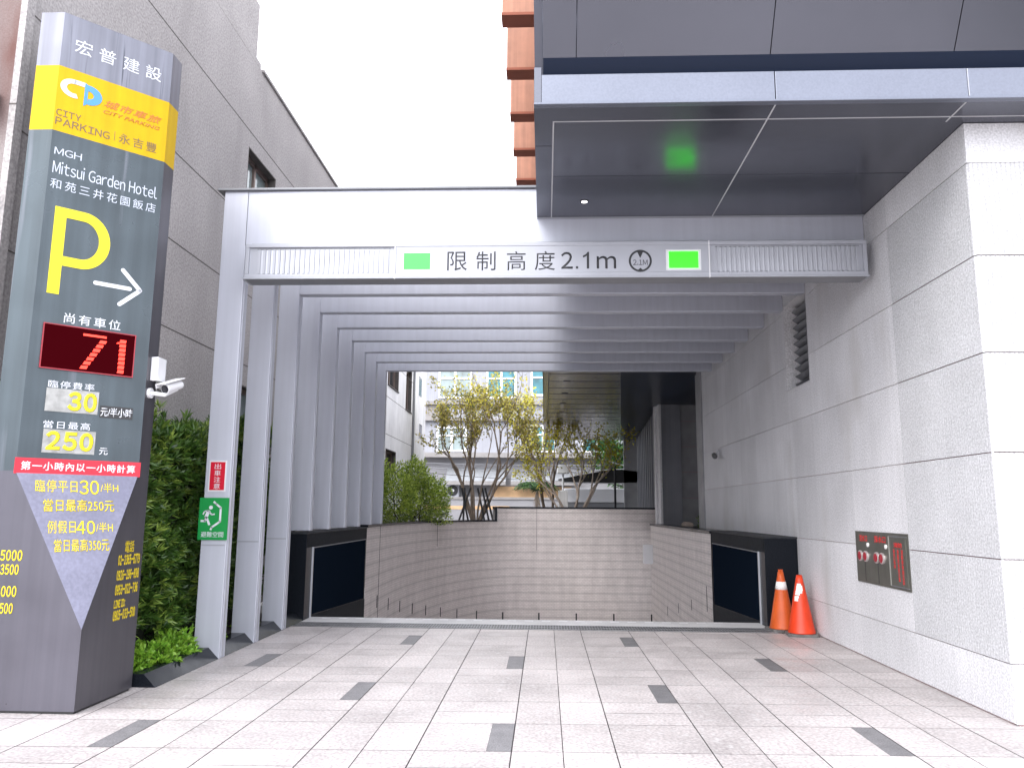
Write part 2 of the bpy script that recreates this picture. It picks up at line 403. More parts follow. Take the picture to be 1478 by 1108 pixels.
JM = .008                                        # the long joints are wider than the cross joints
for i in range(-9, 7):
    xr = X0+i*MODX; xl = xr-MODX; xa, xb = xl+.325, xl+.66
    for j in range(-21, 9):
        y0 = Y0+j*ROW; y1 = y0+ROW
        if y0+SK*xl > 10.33: continue
        quad(xl, xa, y0, y1, 0, JM); quad(xa, xb, y0, y1, 0, J, JM)
        if (j-2*(i+1)) % 4 == 0: quad(xb, xr-.16, y0, y1, 0, JM, .002); quad(xr-.16, xr, y0, y1, 1, .002, JM)
        elif j % 2: quad(xb, xr, y0, y0+ROW*.5, 0, JM, JM); quad(xb, xr, y0+ROW*.5, y1, 0, JM, JM)
        else: quad(xb, xr, y0, y1, 0, JM, JM)
struct('pavement', g, ['paving', 'paving_dark', 'joint'])
RS = .158
def rz(y): return 0 if y < 11.3 else -RS*(y-11.3)
g = MB(); ys = [10.755, 11.3]+[11.3+.4*k for k in range(1, 40)]
for a, b in zip(ys, ys[1:]): g.face([(-3.32, a, rz(a)), (9, a, rz(a)), (9, b, rz(b)), (-3.32, b, rz(b))])
for k in range(20):                              # rows of pale anti-slip marks across the head of the ramp
    pass
for r_ in range(3):
    y = 11.12+r_*.17
    for k in range(26):
        x = -3.1+k*.235+(r_ % 2)*.1
        if x < 2.75: g.face([(x, y, rz(y)+.004), (x+.12, y, rz(y)+.004), (x+.12, y+.07, rz(y+.07)+.004), (x, y+.07, rz(y+.07)+.004)], 1)
struct('ramp_road', g, ['ramp', 'ramp_mark'])
t = thing('drain_grate', 'long steel trench drain grating across the top of the parking ramp', 'drain grate', (0, 10.55, 0))
g = MB(); g.box(-3.28, 2.94, 10.37, 10.40, .003, .008); g.box(-3.28, 2.94, 10.72, 10.75, .003, .008)
g.box(-3.28, 2.94, 10.545, 10.565, .003, .008)
for k in range(170):
    x = -3.27+k*.0366; g.box(x, x+.016, 10.40, 10.72, .003, .0075)
g.build('bars', 'grate', t)
g = MB(); g.face([(-3.28, 10.38, .002), (2.94, 10.38, .002), (2.94, 10.74, .002), (-3.28, 10.74, .002)]); g.build('channel', 'plastic_black', t)

# ramp walls ---------------------------------------------------------------
WX, FY = -3.3, 24.5
curve = [(WX, 14.62+k*.47) for k in range(5)]
cx, cy, rx, ry = -.7, 16.5, 2.6, FY-16.5
curve += [(cx-rx*math.cos(a), cy+ry*math.sin(a)) for a in [math.pi/2*k/26 for k in range(1, 27)]]
curve += [(cx+.6*k, FY) for k in range(1, 15)]
acc = [0]
for a, b in zip(curve, curve[1:]): acc.append(acc[-1]+math.dist(a, b))
STEP = -1.5
t = thing('ramp_wall', 'long curved ramp wall of beige tiles with stepped dark coping, bending to the right', 'retaining wall', (WX, 16, -1))
g = MB(); c_ = MB()
for (a, b, s0, s1) in zip(curve, curve[1:], acc, acc[1:]):
    top = 1.57 if a[0] > STEP else 1.17
    g.face([(a[0], a[1], -3), (b[0], b[1], -3), (b[0], b[1], top), (a[0], a[1], top)], 0, None, [(s0, -3), (s1, -3), (s1, top), (s0, top)])
    d = Vector((b[0]-a[0], b[1]-a[1], 0)).normalized(); nrm = Vector((-d.y, d.x, 0)); A = Vector((*a, 0)); Bv = Vector((*b, 0))
    q = [A-nrm*.02, Bv-nrm*.02, Bv+nrm*.22, A+nrm*.22]
    c_.prism([p+Vector((0, 0, top)) for p in q], (0, 0, .05))
    g.face([A+nrm*.2+Vector((0, 0, top)), Bv+nrm*.2+Vector((0, 0, top)), Bv+nrm*.2, A+nrm*.2], 1)
xs_ = [p for p in curve if p[0] > STEP][0]
c_.box(xs_[0]-.05, xs_[0]+.02, xs_[1]-.03, xs_[1]+.2, 1.17, 1.62)
g.build('tiled_face', ['ramp_tile', 'concrete'], t); c_.build('coping', 'granite_black', t)
# open joints and weep slots on the curved face
pos = lambda s: next(((Vector((*a, 0)).lerp(Vector((*b, 0)), (s-s0)/(s1-s0)), Vector((b[0]-a[0], b[1]-a[1], 0)).normalized())
                      for a, b, s0, s1 in zip(curve, curve[1:], acc, acc[1:]) if s0 <= s <= s1), None)
for k in range(16):
    s_ = 1.1+k*1.13
    if pos(s_) is None: break
    p, d = pos(s_); nrm = Vector((d.y, -d.x, 0)); z = -RS*(p.y-11.3)+.42
    MB().obox(p+nrm*.004+Vector((0, 0, z)), d*.022, nrm*.004, Vector((0, 0, .12))).build('drain_slot', 'plastic_black', t)
for s_, h0 in ((1.2, -.8), (6.4, .55), (11.2, .3)):
    p, d = pos(s_); nrm = Vector((d.y, -d.x, 0)); top = 1.57 if p.x > STEP else 1.17
    MB().obox(p+nrm*.003+Vector((0, 0, (h0+top)/2)), d*.006, nrm*.003, Vector((0, 0, (top-h0)/2))).build('open_joint', 'concrete_joint', t)
t = thing('ramp_wall', 'short straight ramp wall of pale tiles beyond the black granite pier at right', 'retaining wall', (2.94, 14.3, -1))
g = MB(); ZT = 1.12
g.face([(2.94, 22.3, -3), (2.94, 14.28, -3), (2.94, 14.28, ZT), (2.94, 22.3, ZT)], 0, None, [(0, -3), (8, -3), (8, ZT), (0, ZT)])
g.face([(3.3, 22.3, -3), (2.94, 22.3, -3), (2.94, 22.3, ZT), (3.3, 22.3, ZT)], 1)
g.face([(3.3, 14.28, -3), (3.3, 22.3, -3), (3.3, 22.3, ZT), (3.3, 14.28, ZT)], 1)
g.build('tiled_face', ['ramp_tile_warm', 'dim_wall'], t)
MB().box(2.92, 3.3, 14.29, 22.32, ZT, ZT+.05).build('coping', 'granite_black', t)
for y, h in ((14.75, .30), (16.3, .14), (17.9, .14), (19.5, .14)):
    MB().box(2.934, 2.939, y, y+.03, -RS*(y-11.3)+.42-h/2, -RS*(y-11.3)+.42+h).build('drain_slot', 'plastic_black', t)
MB().box(2.70, 2.94, 21.9, 22.2, .1, .6).build('junction_box', 'plastic_white', t)

# garden bed and terrace behind the ramp
g = MB(); P = [(x, y, 1.08) for x, y in curve if x < 8.5]
back = [(-1.0+9.2*k/14, FY, 1.08) for k in range(15)]
for a, b in zip(P[:5], P[1:5]): g.face([a, b, (-4.6, b[1], 1.08), (-4.6, a[1], 1.08)])
arc = P[4:]
for a, b in zip(arc, arc[1:]):
    fa, fb = (max(-4.6, a[0]-1.3+1.3*min(1, (a[0]+3.3)/2.6)), 34), (max(-4.6, b[0]-1.3+1.3*min(1, (b[0]+3.3)/2.6)), 34)
    if a[1] < FY-.001: g.face([a, b, (fb[0], 34, 1.08), (fa[0], 34, 1.08)])
    else: g.face([a, b, (b[0], 34, 1.08), (a[0], 34, 1.08)])
g.face([(-4.6, 16.5, 1.08), (-3.3, 16.5, 1.08), (-4.6, 34, 1.08)])
struct('garden_bed', g, 'soil')
g = MB(); g.box(3.28, 8.5, 14.3, 24.4, .9, 1.10)
g.box(3.28, 12, 24.75, 36, .9, 1.10)
struct('terrace', g, 'granite_grey')

# ------------------------------------------------------------------ stone building on the right, canopy and upper storey
XR, YC = 3.39, 6.08
t = thing('hotel_building', 'pale granite building on the right with dark metal canopy and orange terracotta fins above', 'building', (XR, YC, 0))
ROWS = [0, .425, 1.17, 1.965, 2.735, 3.515, 4.29, 4.632]
holes = [(10.03, 11.0, 3.165, 4.40)]
def minus(r, h):
    y0, y1, z0, z1 = r; a0, a1, b0, b1 = h
    if a1 <= y0 or a0 >= y1 or b1 <= z0 or b0 >= z1: return [r]
    out = []
    if a0 > y0: out.append((y0, a0, z0, z1))
    if a1 < y1: out.append((a1, y1, z0, z1))
    m0, m1 = max(a0, y0), min(a1, y1)
    if b0 > z0: out.append((m0, m1, z0, b0))
    if b1 < z1: out.append((m0, m1, b1, z1))
    return out
g = MB(); gap = .006
for k, (z0, z1) in enumerate(zip(ROWS, ROWS[1:])):
    cols = [7.575]+[7.85+.98*q for q in range(1, 9)]+[16.9]
    if k in (0, 6): cols = [YC+.02, 6.9]+cols
    for y0, y1 in zip(cols, cols[1:]):
        for q in minus((y0, y1, z0, z1), holes[0]):
            gz = .003 if q[2] > 0 else .012
            g.box(XR, XR+.03, q[0]+.0015, q[1]-.0015, q[2]+gz, q[3]-.003, 0, random.random())
g.build('stone_wall', 'stone', t)
g = MB()                                          # backing behind the joints, pierced by the louvre opening
for q in minus((YC+.05, 16.9, 0, 9), (10.03, 11.0, 3.165, 4.40)): g.box(XR+.012, XR+.022, q[0], q[1], q[2], q[3])
g.box(XR+.02, 9, YC+.012, YC+.02, 0, 4.632)
g.box(XR+.022, 4.4, 16.7, 16.9, 0, 9)
g.build('joint_backing', 'stone_joint', t)
# honed plinth and head band on the street front
for z0, z1, nm in ((0, .425, 'plinth'), (4.29, 4.632, 'head_band')):
    g = MB()
    for x0, x1 in ((XR, 4.6), (4.6, 5.8), (5.8, 7), (7, 9)): g.box(x0+.002, x1, YC, YC+.03, z0+(.003 if z0 else .012), z1-.003, 0, random.random())
    g.build(nm, 'stone', t)
g = MB(); pit = .036                              # fluted granite
for z0, z1 in zip(ROWS[1:6], ROWS[2:7]):
    zz0, zz1 = z0+.004, z1-.004
    def flute(fn, a0, a1, dp=1):
        n = int((a1-a0)/pit); tn = random.random()
        pr = []
        for k in range(n):
            a = a0+(a1-a0)*k/n; w = (a1-a0)/n
            pr += [(a, .0), (a+w*.10, -.006*dp), (a+w*.30, -.009*dp), (a+w*.6, -.009*dp), (a+w*.8, -.006*dp)]
        pr.append((a1, 0))
        for p, q in zip(pr, pr[1:]): g.face([fn(*p, zz0), fn(*q, zz0), fn(*q, zz1), fn(*p, zz1)], 0, tn)
    for x0, x1 in ((XR+.012, 4.6), (4.6, 5.8)): flute(lambda a, d, z: (a, YC+d, z), x0, x1)
    for y0, y1 in ((YC+.012, 6.9), (6.9, 7.572)): flute(lambda a, d, z: (XR+d, YC+.012+7.572-a, z), y0, y1, .25)
    g.face([(XR, YC+.014, zz0), (XR+.014, YC, zz0), (XR+.014, YC, zz1), (XR, YC+.014, zz1)])
    g.box(5.8, 9, YC, YC+.01, zz0, zz1)
g.build('fluted_stone', 'stone_rough', t)
lv = MB(); lv.box(XR+.001, XR+.25, 10.985, 11.0, 3.165, 4.4); lv.box(XR+.001, XR+.25, 10.03, 10.045, 3.165, 4.4); lv.box(XR+.001, XR+.25, 10.045, 10.985, 3.165, 3.18); lv.box(XR+.001, XR+.25, 10.045, 10.985, 4.385, 4.4)
lo = lv.build('louvre_vent', 'stone', t)
for k in range(10):
    z = 3.24+k*.115
    MB().obox((XR+.17, 10.515, z), (.05, 0, -.035), (0, .468, 0), (.003, 0, .004)).build('slat', 'alu_dark', lo)
MB().box(XR+.24, XR+.26, 10.03, 11.0, 3.165, 4.4).build('grille_backing', 'plastic_black', lo)
# canopy
SZ, SY = 4.634, 5.69
can = MB(); can.box(-.09, 9, SY+.05, 8.09, SZ, SZ+.03); canopy = can.build('canopy_soffit', 'metal_dark', t)
jt = MB()
for x in (1.79,): jt.box(x-.006, x+.006, SY+.05, 8.09, SZ-.003, SZ+.002)
jt.box(3.235, 3.247, SY+.05, 6.05, SZ-.003, SZ+.002)
jt.box(.06, 9, 5.962, 5.974, SZ-.0035, SZ+.002); jt.box(.06, .072, 5.97, 8.09, SZ-.0035, SZ+.002)
jt.build('panel_joint', 'metal_joint', canopy)
jt = MB(); jt.box(.06, XR, 7.03, 7.034, SZ-.003, SZ+.002); jt.box(-.09, .06, 6.40, 6.404, SZ-.003, SZ+.002); jt.build('panel_joint', 'metal_upper', canopy)
fa = MB()
for x0, x1 in ((-.03, 1.776), (1.782, 3.236), (3.242, 9)): fa.box(x0, x1, SY, SY+.04, SZ+.005, 4.885)
fa.box(-.09, 9, SY-.012, SY+.05, SZ-.006, SZ+.012)
fa.build('canopy_fascia', 'metal_fascia', t, bevel=.004)
MB().box(3.2365, 3.2415, SY-.004, SY+.03, SZ+.02, 4.88).build('fascia_joint', 'alu_white', t)
ld = MB(); ld.box(-.09, 9, SY+.04, 8.09, 4.86, 4.88); ld.box(-.09, -.075, SY+.05, 8.09, SZ+.03, 4.86); ld.build('canopy_top', 'navy', t)
MB().box(-.088, -.033, SY+.005, SY+.30, SZ+.015, 4.95).build('end_cap', 'metal_upper', t)
MB().box(-.09, XR, 8.075, 8.092, SZ-.012, SZ+.02).build('rear_trim', 'alu_white', t)
# the storey above leans out over the canopy
up_ = MB()
def slope(x0, x1, m=0, d=0):
    a, b = (5.93, 4.84), (5.13, 6.12)
    up_.prism([(x0, a[0]-d, a[1]), (x1, a[0]-d, a[1]), (x1, b[0]-d, b[1]), (x0, b[0]-d, b[1])], (0, .05, .03), m)
for x0, x1 in ((-.02, .242), (.25, 1.776), (1.784, 3.20), (3.208, 4.7), (4.708, 9)): slope(x0, x1)
up_.build('leaning_panel', 'metal_upper', t)
fl = MB(); fl.prism([(-.018, 5.925, 4.84), (9, 5.925, 4.84), (9, 5.775, 5.08), (-.018, 5.775, 5.08)], (0, -.003, -.002)); fl.build('reflection_band', 'navy', t, fix=True)  # navy strip drawn in for the dark reflection along the panel foot
e = MB(); e.prism([(-.085, 5.99, 4.84), (-.028, 5.99, 4.84), (-.028, 5.19, 6.12), (-.10, 5.19, 6.12)], (0, .05, .03)); e.build('corner_trim', 'metal_dark', t)
um = MB(); um.box(-.05, 9, 5.28, 8.3, 6.13, 9); um.box(-.05, 9, 6.03, 8.3, 4.89, 6.12); um.box(-.05, 12, 8.3, 21, 5.06, 10.6); um.box(-.05, 12, 21.001, 36, 5.06, 5.7)  # unseen rear part kept low to let more daylight down behind the pergola
um.build('upper_storey', 'metal_dark', t)
for k in range(7):
    y = 10.87+k*1.508
    f = MB().box(-.665, -.052, y, y+.30, 9, 10.5).build('terracotta_fin', 'terracotta', t, bevel=.01)
    MB().box(-.675, -.052, y-.012, y+.312, 8.955, 9.0).build('drip_edge', 'terracotta_edge', f)
dl = MB(); lathe(dl, (.40, 7.64, SZ-.006), [(.03, .0), (.042, 0), (.042, .008), (.03, .008)], 20); dn = dl.build('downlight', 'plastic_black', t)
d2 = MB(); lathe(d2, (.40, 7.64, SZ-.0075), [(.001, 0), (.028, 0), (.028, .006)], 20); d2.build('lamp', 'lamp_white', dn)
# deeper part of the building behind the pergola
rs = MB(); rs.box(-.05, 12, 16.4, 35.2, 4.66, 4.70); rsf = rs.build('rear_soffit', 'rear_metal', t)
g = MB(); g.prism([(1.6, 16.4, 4.645), (12, 16.4, 4.645), (12, 35.2, 4.645), (3.4, 35.2, 4.645)], (0, 0, .014)); g.build('dark_reflection', 'navy', rsf, fix=True)  # navy wedge drawn in for the dark column mirrored in the soffit
jt = MB()
for k in range(17): jt.box(.1, 3.3, 17+k*1.05, 17.02+k*1.05, 4.655, 4.662)
jt.box(.08, .10, 16.5, 35, 4.655, 4.662); jt.box(-.06, -.04, 16.5, 35.2, 4.64, 4.70); jt.build('panel_joint', 'navy', rsf)
for k in range(7): MB().box(.45, .62, 19+k*2.0, 19.12+k*2.0, 4.652, 4.662).build('soffit_light', 'plastic_black', rsf)
MB().box(-.05, .0, 16.4, 35.2, 4.7, 5.06).build('rear_fascia', 'metal_dark', t)
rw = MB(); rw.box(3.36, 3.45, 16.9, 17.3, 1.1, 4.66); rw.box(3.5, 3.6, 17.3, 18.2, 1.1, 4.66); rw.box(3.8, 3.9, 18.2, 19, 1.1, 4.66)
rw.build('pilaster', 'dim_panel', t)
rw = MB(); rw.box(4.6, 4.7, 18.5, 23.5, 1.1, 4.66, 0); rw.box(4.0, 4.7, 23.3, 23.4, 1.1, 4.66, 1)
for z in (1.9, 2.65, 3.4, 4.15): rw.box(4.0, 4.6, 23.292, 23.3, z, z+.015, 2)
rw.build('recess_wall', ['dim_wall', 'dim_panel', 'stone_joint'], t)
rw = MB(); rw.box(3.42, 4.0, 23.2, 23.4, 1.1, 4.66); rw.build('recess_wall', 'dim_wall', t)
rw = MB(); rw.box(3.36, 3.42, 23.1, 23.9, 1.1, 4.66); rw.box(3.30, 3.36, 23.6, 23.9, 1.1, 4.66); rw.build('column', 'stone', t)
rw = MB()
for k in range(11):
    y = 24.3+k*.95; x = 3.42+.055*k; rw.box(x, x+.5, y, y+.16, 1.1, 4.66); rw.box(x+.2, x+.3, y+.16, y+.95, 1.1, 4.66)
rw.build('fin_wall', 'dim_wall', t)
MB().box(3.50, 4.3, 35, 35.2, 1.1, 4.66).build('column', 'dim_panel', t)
del rw

# ------------------------------------------------------------------ pergola frames
Y1, DY, HB, PX0, PX1 = 8.1, .962, 4.335, -3.556, -3.288
GF = 'aluminium portal frames over the ramp'
ords = ['second', 'third', 'fourth', 'fifth', 'sixth', 'seventh', 'eighth']
proto = None
for k in range(9):
    y = Y1+k*DY; zb = 0 if k < 3 else 1.2
    if k == 0: lab = 'front aluminium portal frame with deep fascia and cap, carrying the height limit sign'
    elif k == 8: lab = 'ninth and rearmost aluminium portal frame, farthest down the ramp'
    else:
        foot = 'with its foot on the planter edge' if k < 3 else 'with its foot on the ramp side wall'
        lab = f'{ords[k-1]} aluminium portal frame from the street, {foot}'
    t = thing('portal_frame', lab, 'portal frame', (PX0, y, zb), GF)
    p = MB(); p.box(PX0, PX1, y, y+.15, zb, HB+.64)
    post = p.build('post', 'alu', t, bevel=.006)
    e = MB(); e.box(PX1-.001, PX1+.006, y+.045, y+.075, zb+.02, HB-.01); e.build('edge_strip', 'alu_edge', post)
    if k < 3:
        MB().box(PX0+.012, PX1-.012, y-.003, y+.006, 1.118, 1.132).build('joint_strip', 'alu_white', post)
    b = MB(); b.box(PX1, XR-.004, y+.002, y+.148, HB, HB+.638); beam = b.build('beam', 'alu', t, bevel=.006)
    e = MB(); e.box(PX1+.01, XR-.01, y+.045, y+.075, HB-.006, HB+.001); e.build('edge_strip', 'alu_edge', beam)
    if k == 0:
        c = MB(); c.box(PX0-.075, -.10, y-.035, y+.20, HB+.64, HB+.665); c.build('cap', 'alu_dark', t, bevel=.004)
        MB().box(PX1-.004, PX1-.001, y-.0025, y+.002, HB+.01, HB+.63).build('joint', 'alu_dark', t)

# height limit sign ---------------------------------------------------------
BY = 7.85
t = thing('height_limit_sign', 'long aluminium sign box across the entrance reading the 2.1m height limit', 'sign', (0, BY, 3.89))
g = MB(); g.box(-3.18, 3.30, BY+.02, 8.095, 3.90, 4.27)
g.box(-3.18, 3.30, BY-.004, BY+.03, 4.235, 4.275); g.box(-3.18, 3.30, BY-.004, BY+.03, 3.905, 3.945)
g.box(-3.20, 3.315, BY-.008, 8.08, 3.888, 3.905)
for x in (-3.18, 3.26): g.box(x, x+.04, BY-.004, BY+.03, 3.945, 4.235)
g.box(-3.18, 3.30, 8.0, 8.096, 4.27, 4.336)
g.build('sign_box', 'alu_white', t, bevel=.004)
MB().box(-3.17, 3.29, BY+.0, 8.07, 3.8855, 3.888).build('underside', 'alu_dark', t)
MB().box(-1.57, 1.69, BY+.001, BY+.02, 3.946, 4.234).build('face_panel', 'alu_white', t)
for x in (-1.578, 1.694): MB().box(x-.006, x+.006, BY-.009, BY+.02, 3.885, 4.28).build('joint_strip', 'plastic_white', t)
for x0, x1, n in ((-3.03, -1.66, 27), (1.79, 3.20, 30)):
    g = MB()
    for q in range(n):
        x = x0+(x1-x0)*q/(n-1); g.prism([(x-.013, BY+.004, 3.95), (x+.013, BY+.004, 3.95), (x+.009, BY+.02, 3.95), (x-.009, BY+.02, 3.95)], (0, 0, .262))
    g.build('fin_panel', 'alu_white', t)
    MB().box(x0-.03, x1+.03, BY+.0185, BY+.0199, 4.214, 4.226).build('dark_strip', 'alu_dark', t)  # thin dark aluminium strip above the fins
    MB().box(x0-.02, x1+.02, BY+.0188, BY+.0199, 3.95, 4.212).build('fin_backing', 'alu_edge', t)
PB = Plane((0, BY+.001, 0), (1, 0, 0), (0, -1, 0))
for ch, a0, a1 in (('限', -1.025, -.82), ('制', -.72, -.52), ('高', -.40, -.205), ('度', -.108, .10)):
    lettering('lettering', ch, PB, a0, a1, 3.972, 4.176, 'black_letter', t, bold=-.004)
lettering('lettering', '2', PB, .165, .285, 3.985, 4.165, 'black_letter', t, bold=.006, grot=True)
g = MB(); PB.rect(g, .318, .342, 3.985, 4.010, .001, .0025); g.build('lettering', 'black_letter', t)
g = MB(); PB.poly(g, [(.432, 3.985), (.456, 3.985), (.456, 4.165), (.441, 4.165), (.425, 4.142), (.392, 4.124), (.392, 4.104), (.415, 4.112), (.432, 4.124)], .001, .0025); g.build('lettering', 'black_letter', t)
lettering('lettering', 'm', PB, .535, .735, 3.985, 4.118, 'black_letter', t, bold=.006, grot=True)
em = MB(); cxx, czz = .985, 4.065
ring = [(math.cos(a), math.sin(a)) for a in [2*math.pi*q/40 for q in range(40)]]
for q in range(40):
    a, b = ring[q], ring[(q+1) % 40]; PB.poly(em, [(cxx+a[0]*.098, czz+a[1]*.098), (cxx+b[0]*.098, czz+b[1]*.098), (cxx+b[0]*.119, czz+b[1]*.119), (cxx+a[0]*.119, czz+a[1]*.119)], .001, .003)
PB.poly(em, [(cxx-.032, czz+.1), (cxx, czz+.03), (cxx+.032, czz+.1)], .001, .003); PB.poly(em, [(cxx-.028, czz-.1), (cxx, czz-.075), (cxx+.028, czz-.1)], .001, .003)
emo = em.build('emblem', 'black_letter', t)
lettering('lettering', '2.1M', PB, cxx-.075, cxx+.075, czz-.045, czz+.012, 'black_letter', emo, grot=True)
for x0, x1, m in ((-1.485, -1.205, 'led_green_pale'), (1.28, 1.58, 'led_green')):
    g = MB(); PB.rect(g, x0-.03, x1+.03, 3.962, 4.185, 0, .004)
    lt = g.build('light_frame', 'plastic_white', t); g = MB(); PB.rect(g, x0, x1, 3.985, 4.162, .004, .008); g.build('green_light', m, lt)

# signs on the front post
t = thing('warning_sign', 'small red vehicle exit warning plate high on the front post', 'sign', (-3.425, 8.09, 1.69))
PP = Plane((-3.425, 8.1, 0), (1, 0, 0), (0, -1, 0))
g = MB(); PP.rect(g, -.092, .092, 1.672, 1.995, .001, .006); g.build('plate', 'plastic_white', t)
g = MB(); PP.rect(g, -.078, .078, 1.688, 1.979, .006, .009); g.build('red_panel', 'red_sign', t)
for ch, z in (('出', 1.905), ('車', 1.835), ('注', 1.768), ('意', 1.70)): lettering('lettering', ch, PP, -.034, .034, z, z+.058, 'white_letter', t, d=.009)
t = thing('exit_sign', 'square green refuge sign with a white running figure on the front post', 'sign', (-3.435, 8.09, 1.17))
g = MB(); PP.rect(g, -.165, .145, 1.178, 1.608, .008, .014); g.build('plate', 'green_sign', t)
man = MB()
def stroke(pts, w):
    for (a0, z0), (a1, z1) in zip(pts, pts[1:]):
        d = Vector((a1-a0, z1-z0)); L = d.length; d /= L; nn = Vector((-d.y, d.x))*w/2
        e0 = Vector((a0, z0))-d*w*.3; e1 = Vector((a1, z1))+d*w*.3
        PP.poly(man, [tuple(e0-nn), tuple(e1-nn), tuple(e1+nn), tuple(e0+nn)], .014, .0165)
stroke([(-.012, 1.565), (.012, 1.545), (.062, 1.505), (.062, 1.365), (-.022, 1.305), (-.03, 1.285)], .02)
PP.poly(man, [(-.042+.02*math.cos(a), 1.508+.02*math.sin(a)) for a in [2*math.pi*q/14 for q in range(14)]], .014, .0165)
stroke([(-.065, 1.47), (-.085, 1.415)], .036); stroke([(-.085, 1.41), (-.095, 1.37), (-.135, 1.37)], .02)
stroke([(-.08, 1.405), (-.05, 1.335)], .022); stroke([(-.062, 1.478), (-.105, 1.468), (-.12, 1.44)], .014); stroke([(-.055, 1.462), (-.03, 1.435), (-.002, 1.44)], .014)
man.build('running_figure', 'white_letter', t)
lettering('lettering', '避難空間', PP, -.13, .105, 1.205, 1.262, 'white_letter', t, d=.014)

# ------------------------------------------------------------------ parking pylon
PA = (-4.285, 5.9); PC = (-3.448, 5.9); PBk = (-3.448, 6.71); CA = (-4.085, 5.9); CB = (-3.448, 6.532); ZH = 5.655; ZV = 1.775; ZA = .60
t = thing('parking_pylon', 'tall dark grey parking pylon with yellow band, big yellow P and red digits', 'sign pylon', (-3.87, 6.3, 0))
g = MB()
def wall4(a, b, z0, z1, m): g.face([(*a, z0), (*b, z0), (*b, z1), (*a, z1)], m)
Bk = (-4.285, 6.71)
ZY0, ZY1 = 4.59, 5.168
for z0, z1, m in ((ZV, ZY0, 0), (ZY0, ZY1, 4), (ZY1, ZH, 3)):
    wall4(PA, CA, z0, z1, m); wall4(CA, CB, z0, z1, m); wall4(CB, PBk, z0, z1, m if m else 2); wall4(PBk, Bk, z0, z1, 2); wall4(Bk, PA, z0, z1, 2)
g.face([(*CA, ZH), (*CB, ZH), (*PBk, ZH), (*Bk, ZH), (*PA, ZH)], 3)
g.face([(*PA, .02), (*PC, .02), (*PC, ZA), (*CA, ZV), (*PA, ZV)], 1)
g.face([(*PC, .02), (*PBk, .02), (*PBk, ZV), (*CB, ZV), (*PC, ZA)], 2)
wall4(PBk, Bk, .02, ZV, 2); wall4(Bk, PA, .02, ZV, 2)
g.build('column', ['pylon_grey', 'pylon_lower', 'pylon_side', 'pylon_top', 'yellow'], t)
g = MB(); g.face([(*CA, ZV), (*PC, ZA), (*CB, ZV)]); g.build('corner_facet', 'pylon_facet', t)
MB().box(-4.27, -3.463, 5.915, 6.695, 0, .02).build('base', 'plastic_black', t)
CH = Plane((*CA, 0), (CB[0]-CA[0], CB[1]-CA[1], 0), (CB[1]-CA[1], -(CB[0]-CA[0]), 0)); CL = math.dist(CA, CB)
TX = lambda b, a0, a1, z0, z1, m, par=None, **k: lettering('lettering', b, CH, a0, a1, z0, z1, m, par or t, **k)
for ch, a0 in (('宏', .10), ('普', .29), ('建', .485), ('設', .675)): TX(ch, a0, a0+.135, 5.33, 5.46, 'white_letter')
TX('CITY', .012, .20, 4.725, 4.785, 'grey_letter', bold=.012, grot=True); TX('PARKING', .012, .432, 4.645, 4.712, 'grey_letter', bold=.012, grot=True)
TX('永吉豐', .505, .82, 4.645, 4.735, 'grey_letter', space=1.25)
g = MB(); CH.rect(g, .468, .472, 4.65, 4.735, .001, .002); g.build('divider', 'grey_letter', t)
TX('城市車旅', .365, .845, 4.925, 5.0, 'orange_letter', shear=.3, bold=.012, space=1.1); TX('CITY PARKING', .365, .835, 4.868, 4.902, 'orange_letter', shear=.25, bold=.006)
# swirl emblem: pale C and blue P
def ringseg(mb, cx_, cz_, ro, ri, a0, a1, n=18, sx=1.):
    for q in range(n):
        p0, p1 = a0+(a1-a0)*q/n, a0+(a1-a0)*(q+1)/n
        CH.poly(mb, [(cx_+sx*ri*math.cos(p0), cz_+ri*math.sin(p0)), (cx_+sx*ro*math.cos(p0), cz_+ro*math.sin(p0)), (cx_+sx*ro*math.cos(p1), cz_+ro*math.sin(p1)), (cx_+sx*ri*math.cos(p1), cz_+ri*math.sin(p1))], .001, .003)
g = MB(); ringseg(g, .125, 5.0, .082, .044, R(80), R(290), sx=1.25); CH.rect(g, .12, .205, 5.045, 5.083, .001, .003); g.build('emblem', 'white_letter', t)
g = MB(); CH.poly(g, [(.206, 5.086), (.232, 5.07), (.232, 4.90), (.206, 4.875)], .001, .003); ringseg(g, .235, 4.985, .088, .036, R(-88), R(92), sx=1.25)
CH.poly(g, [(.206, 4.875), (.232, 4.90), (.27, 4.905), (.25, 4.93), (.206, 4.93)], .0011, .0031); g.build('emblem', 'blue_logo', t)
TX('MGH', .03, .235, 4.385, 4.447, 'pale_letter', grot=True); TX('Mitsui Garden Hotel', .03, .86, 4.222, 4.332, 'pale_letter', grot=True)
TX('和苑三井花園飯店', .025, .855, 4.09, 4.175, 'pale_letter', space=1.35)
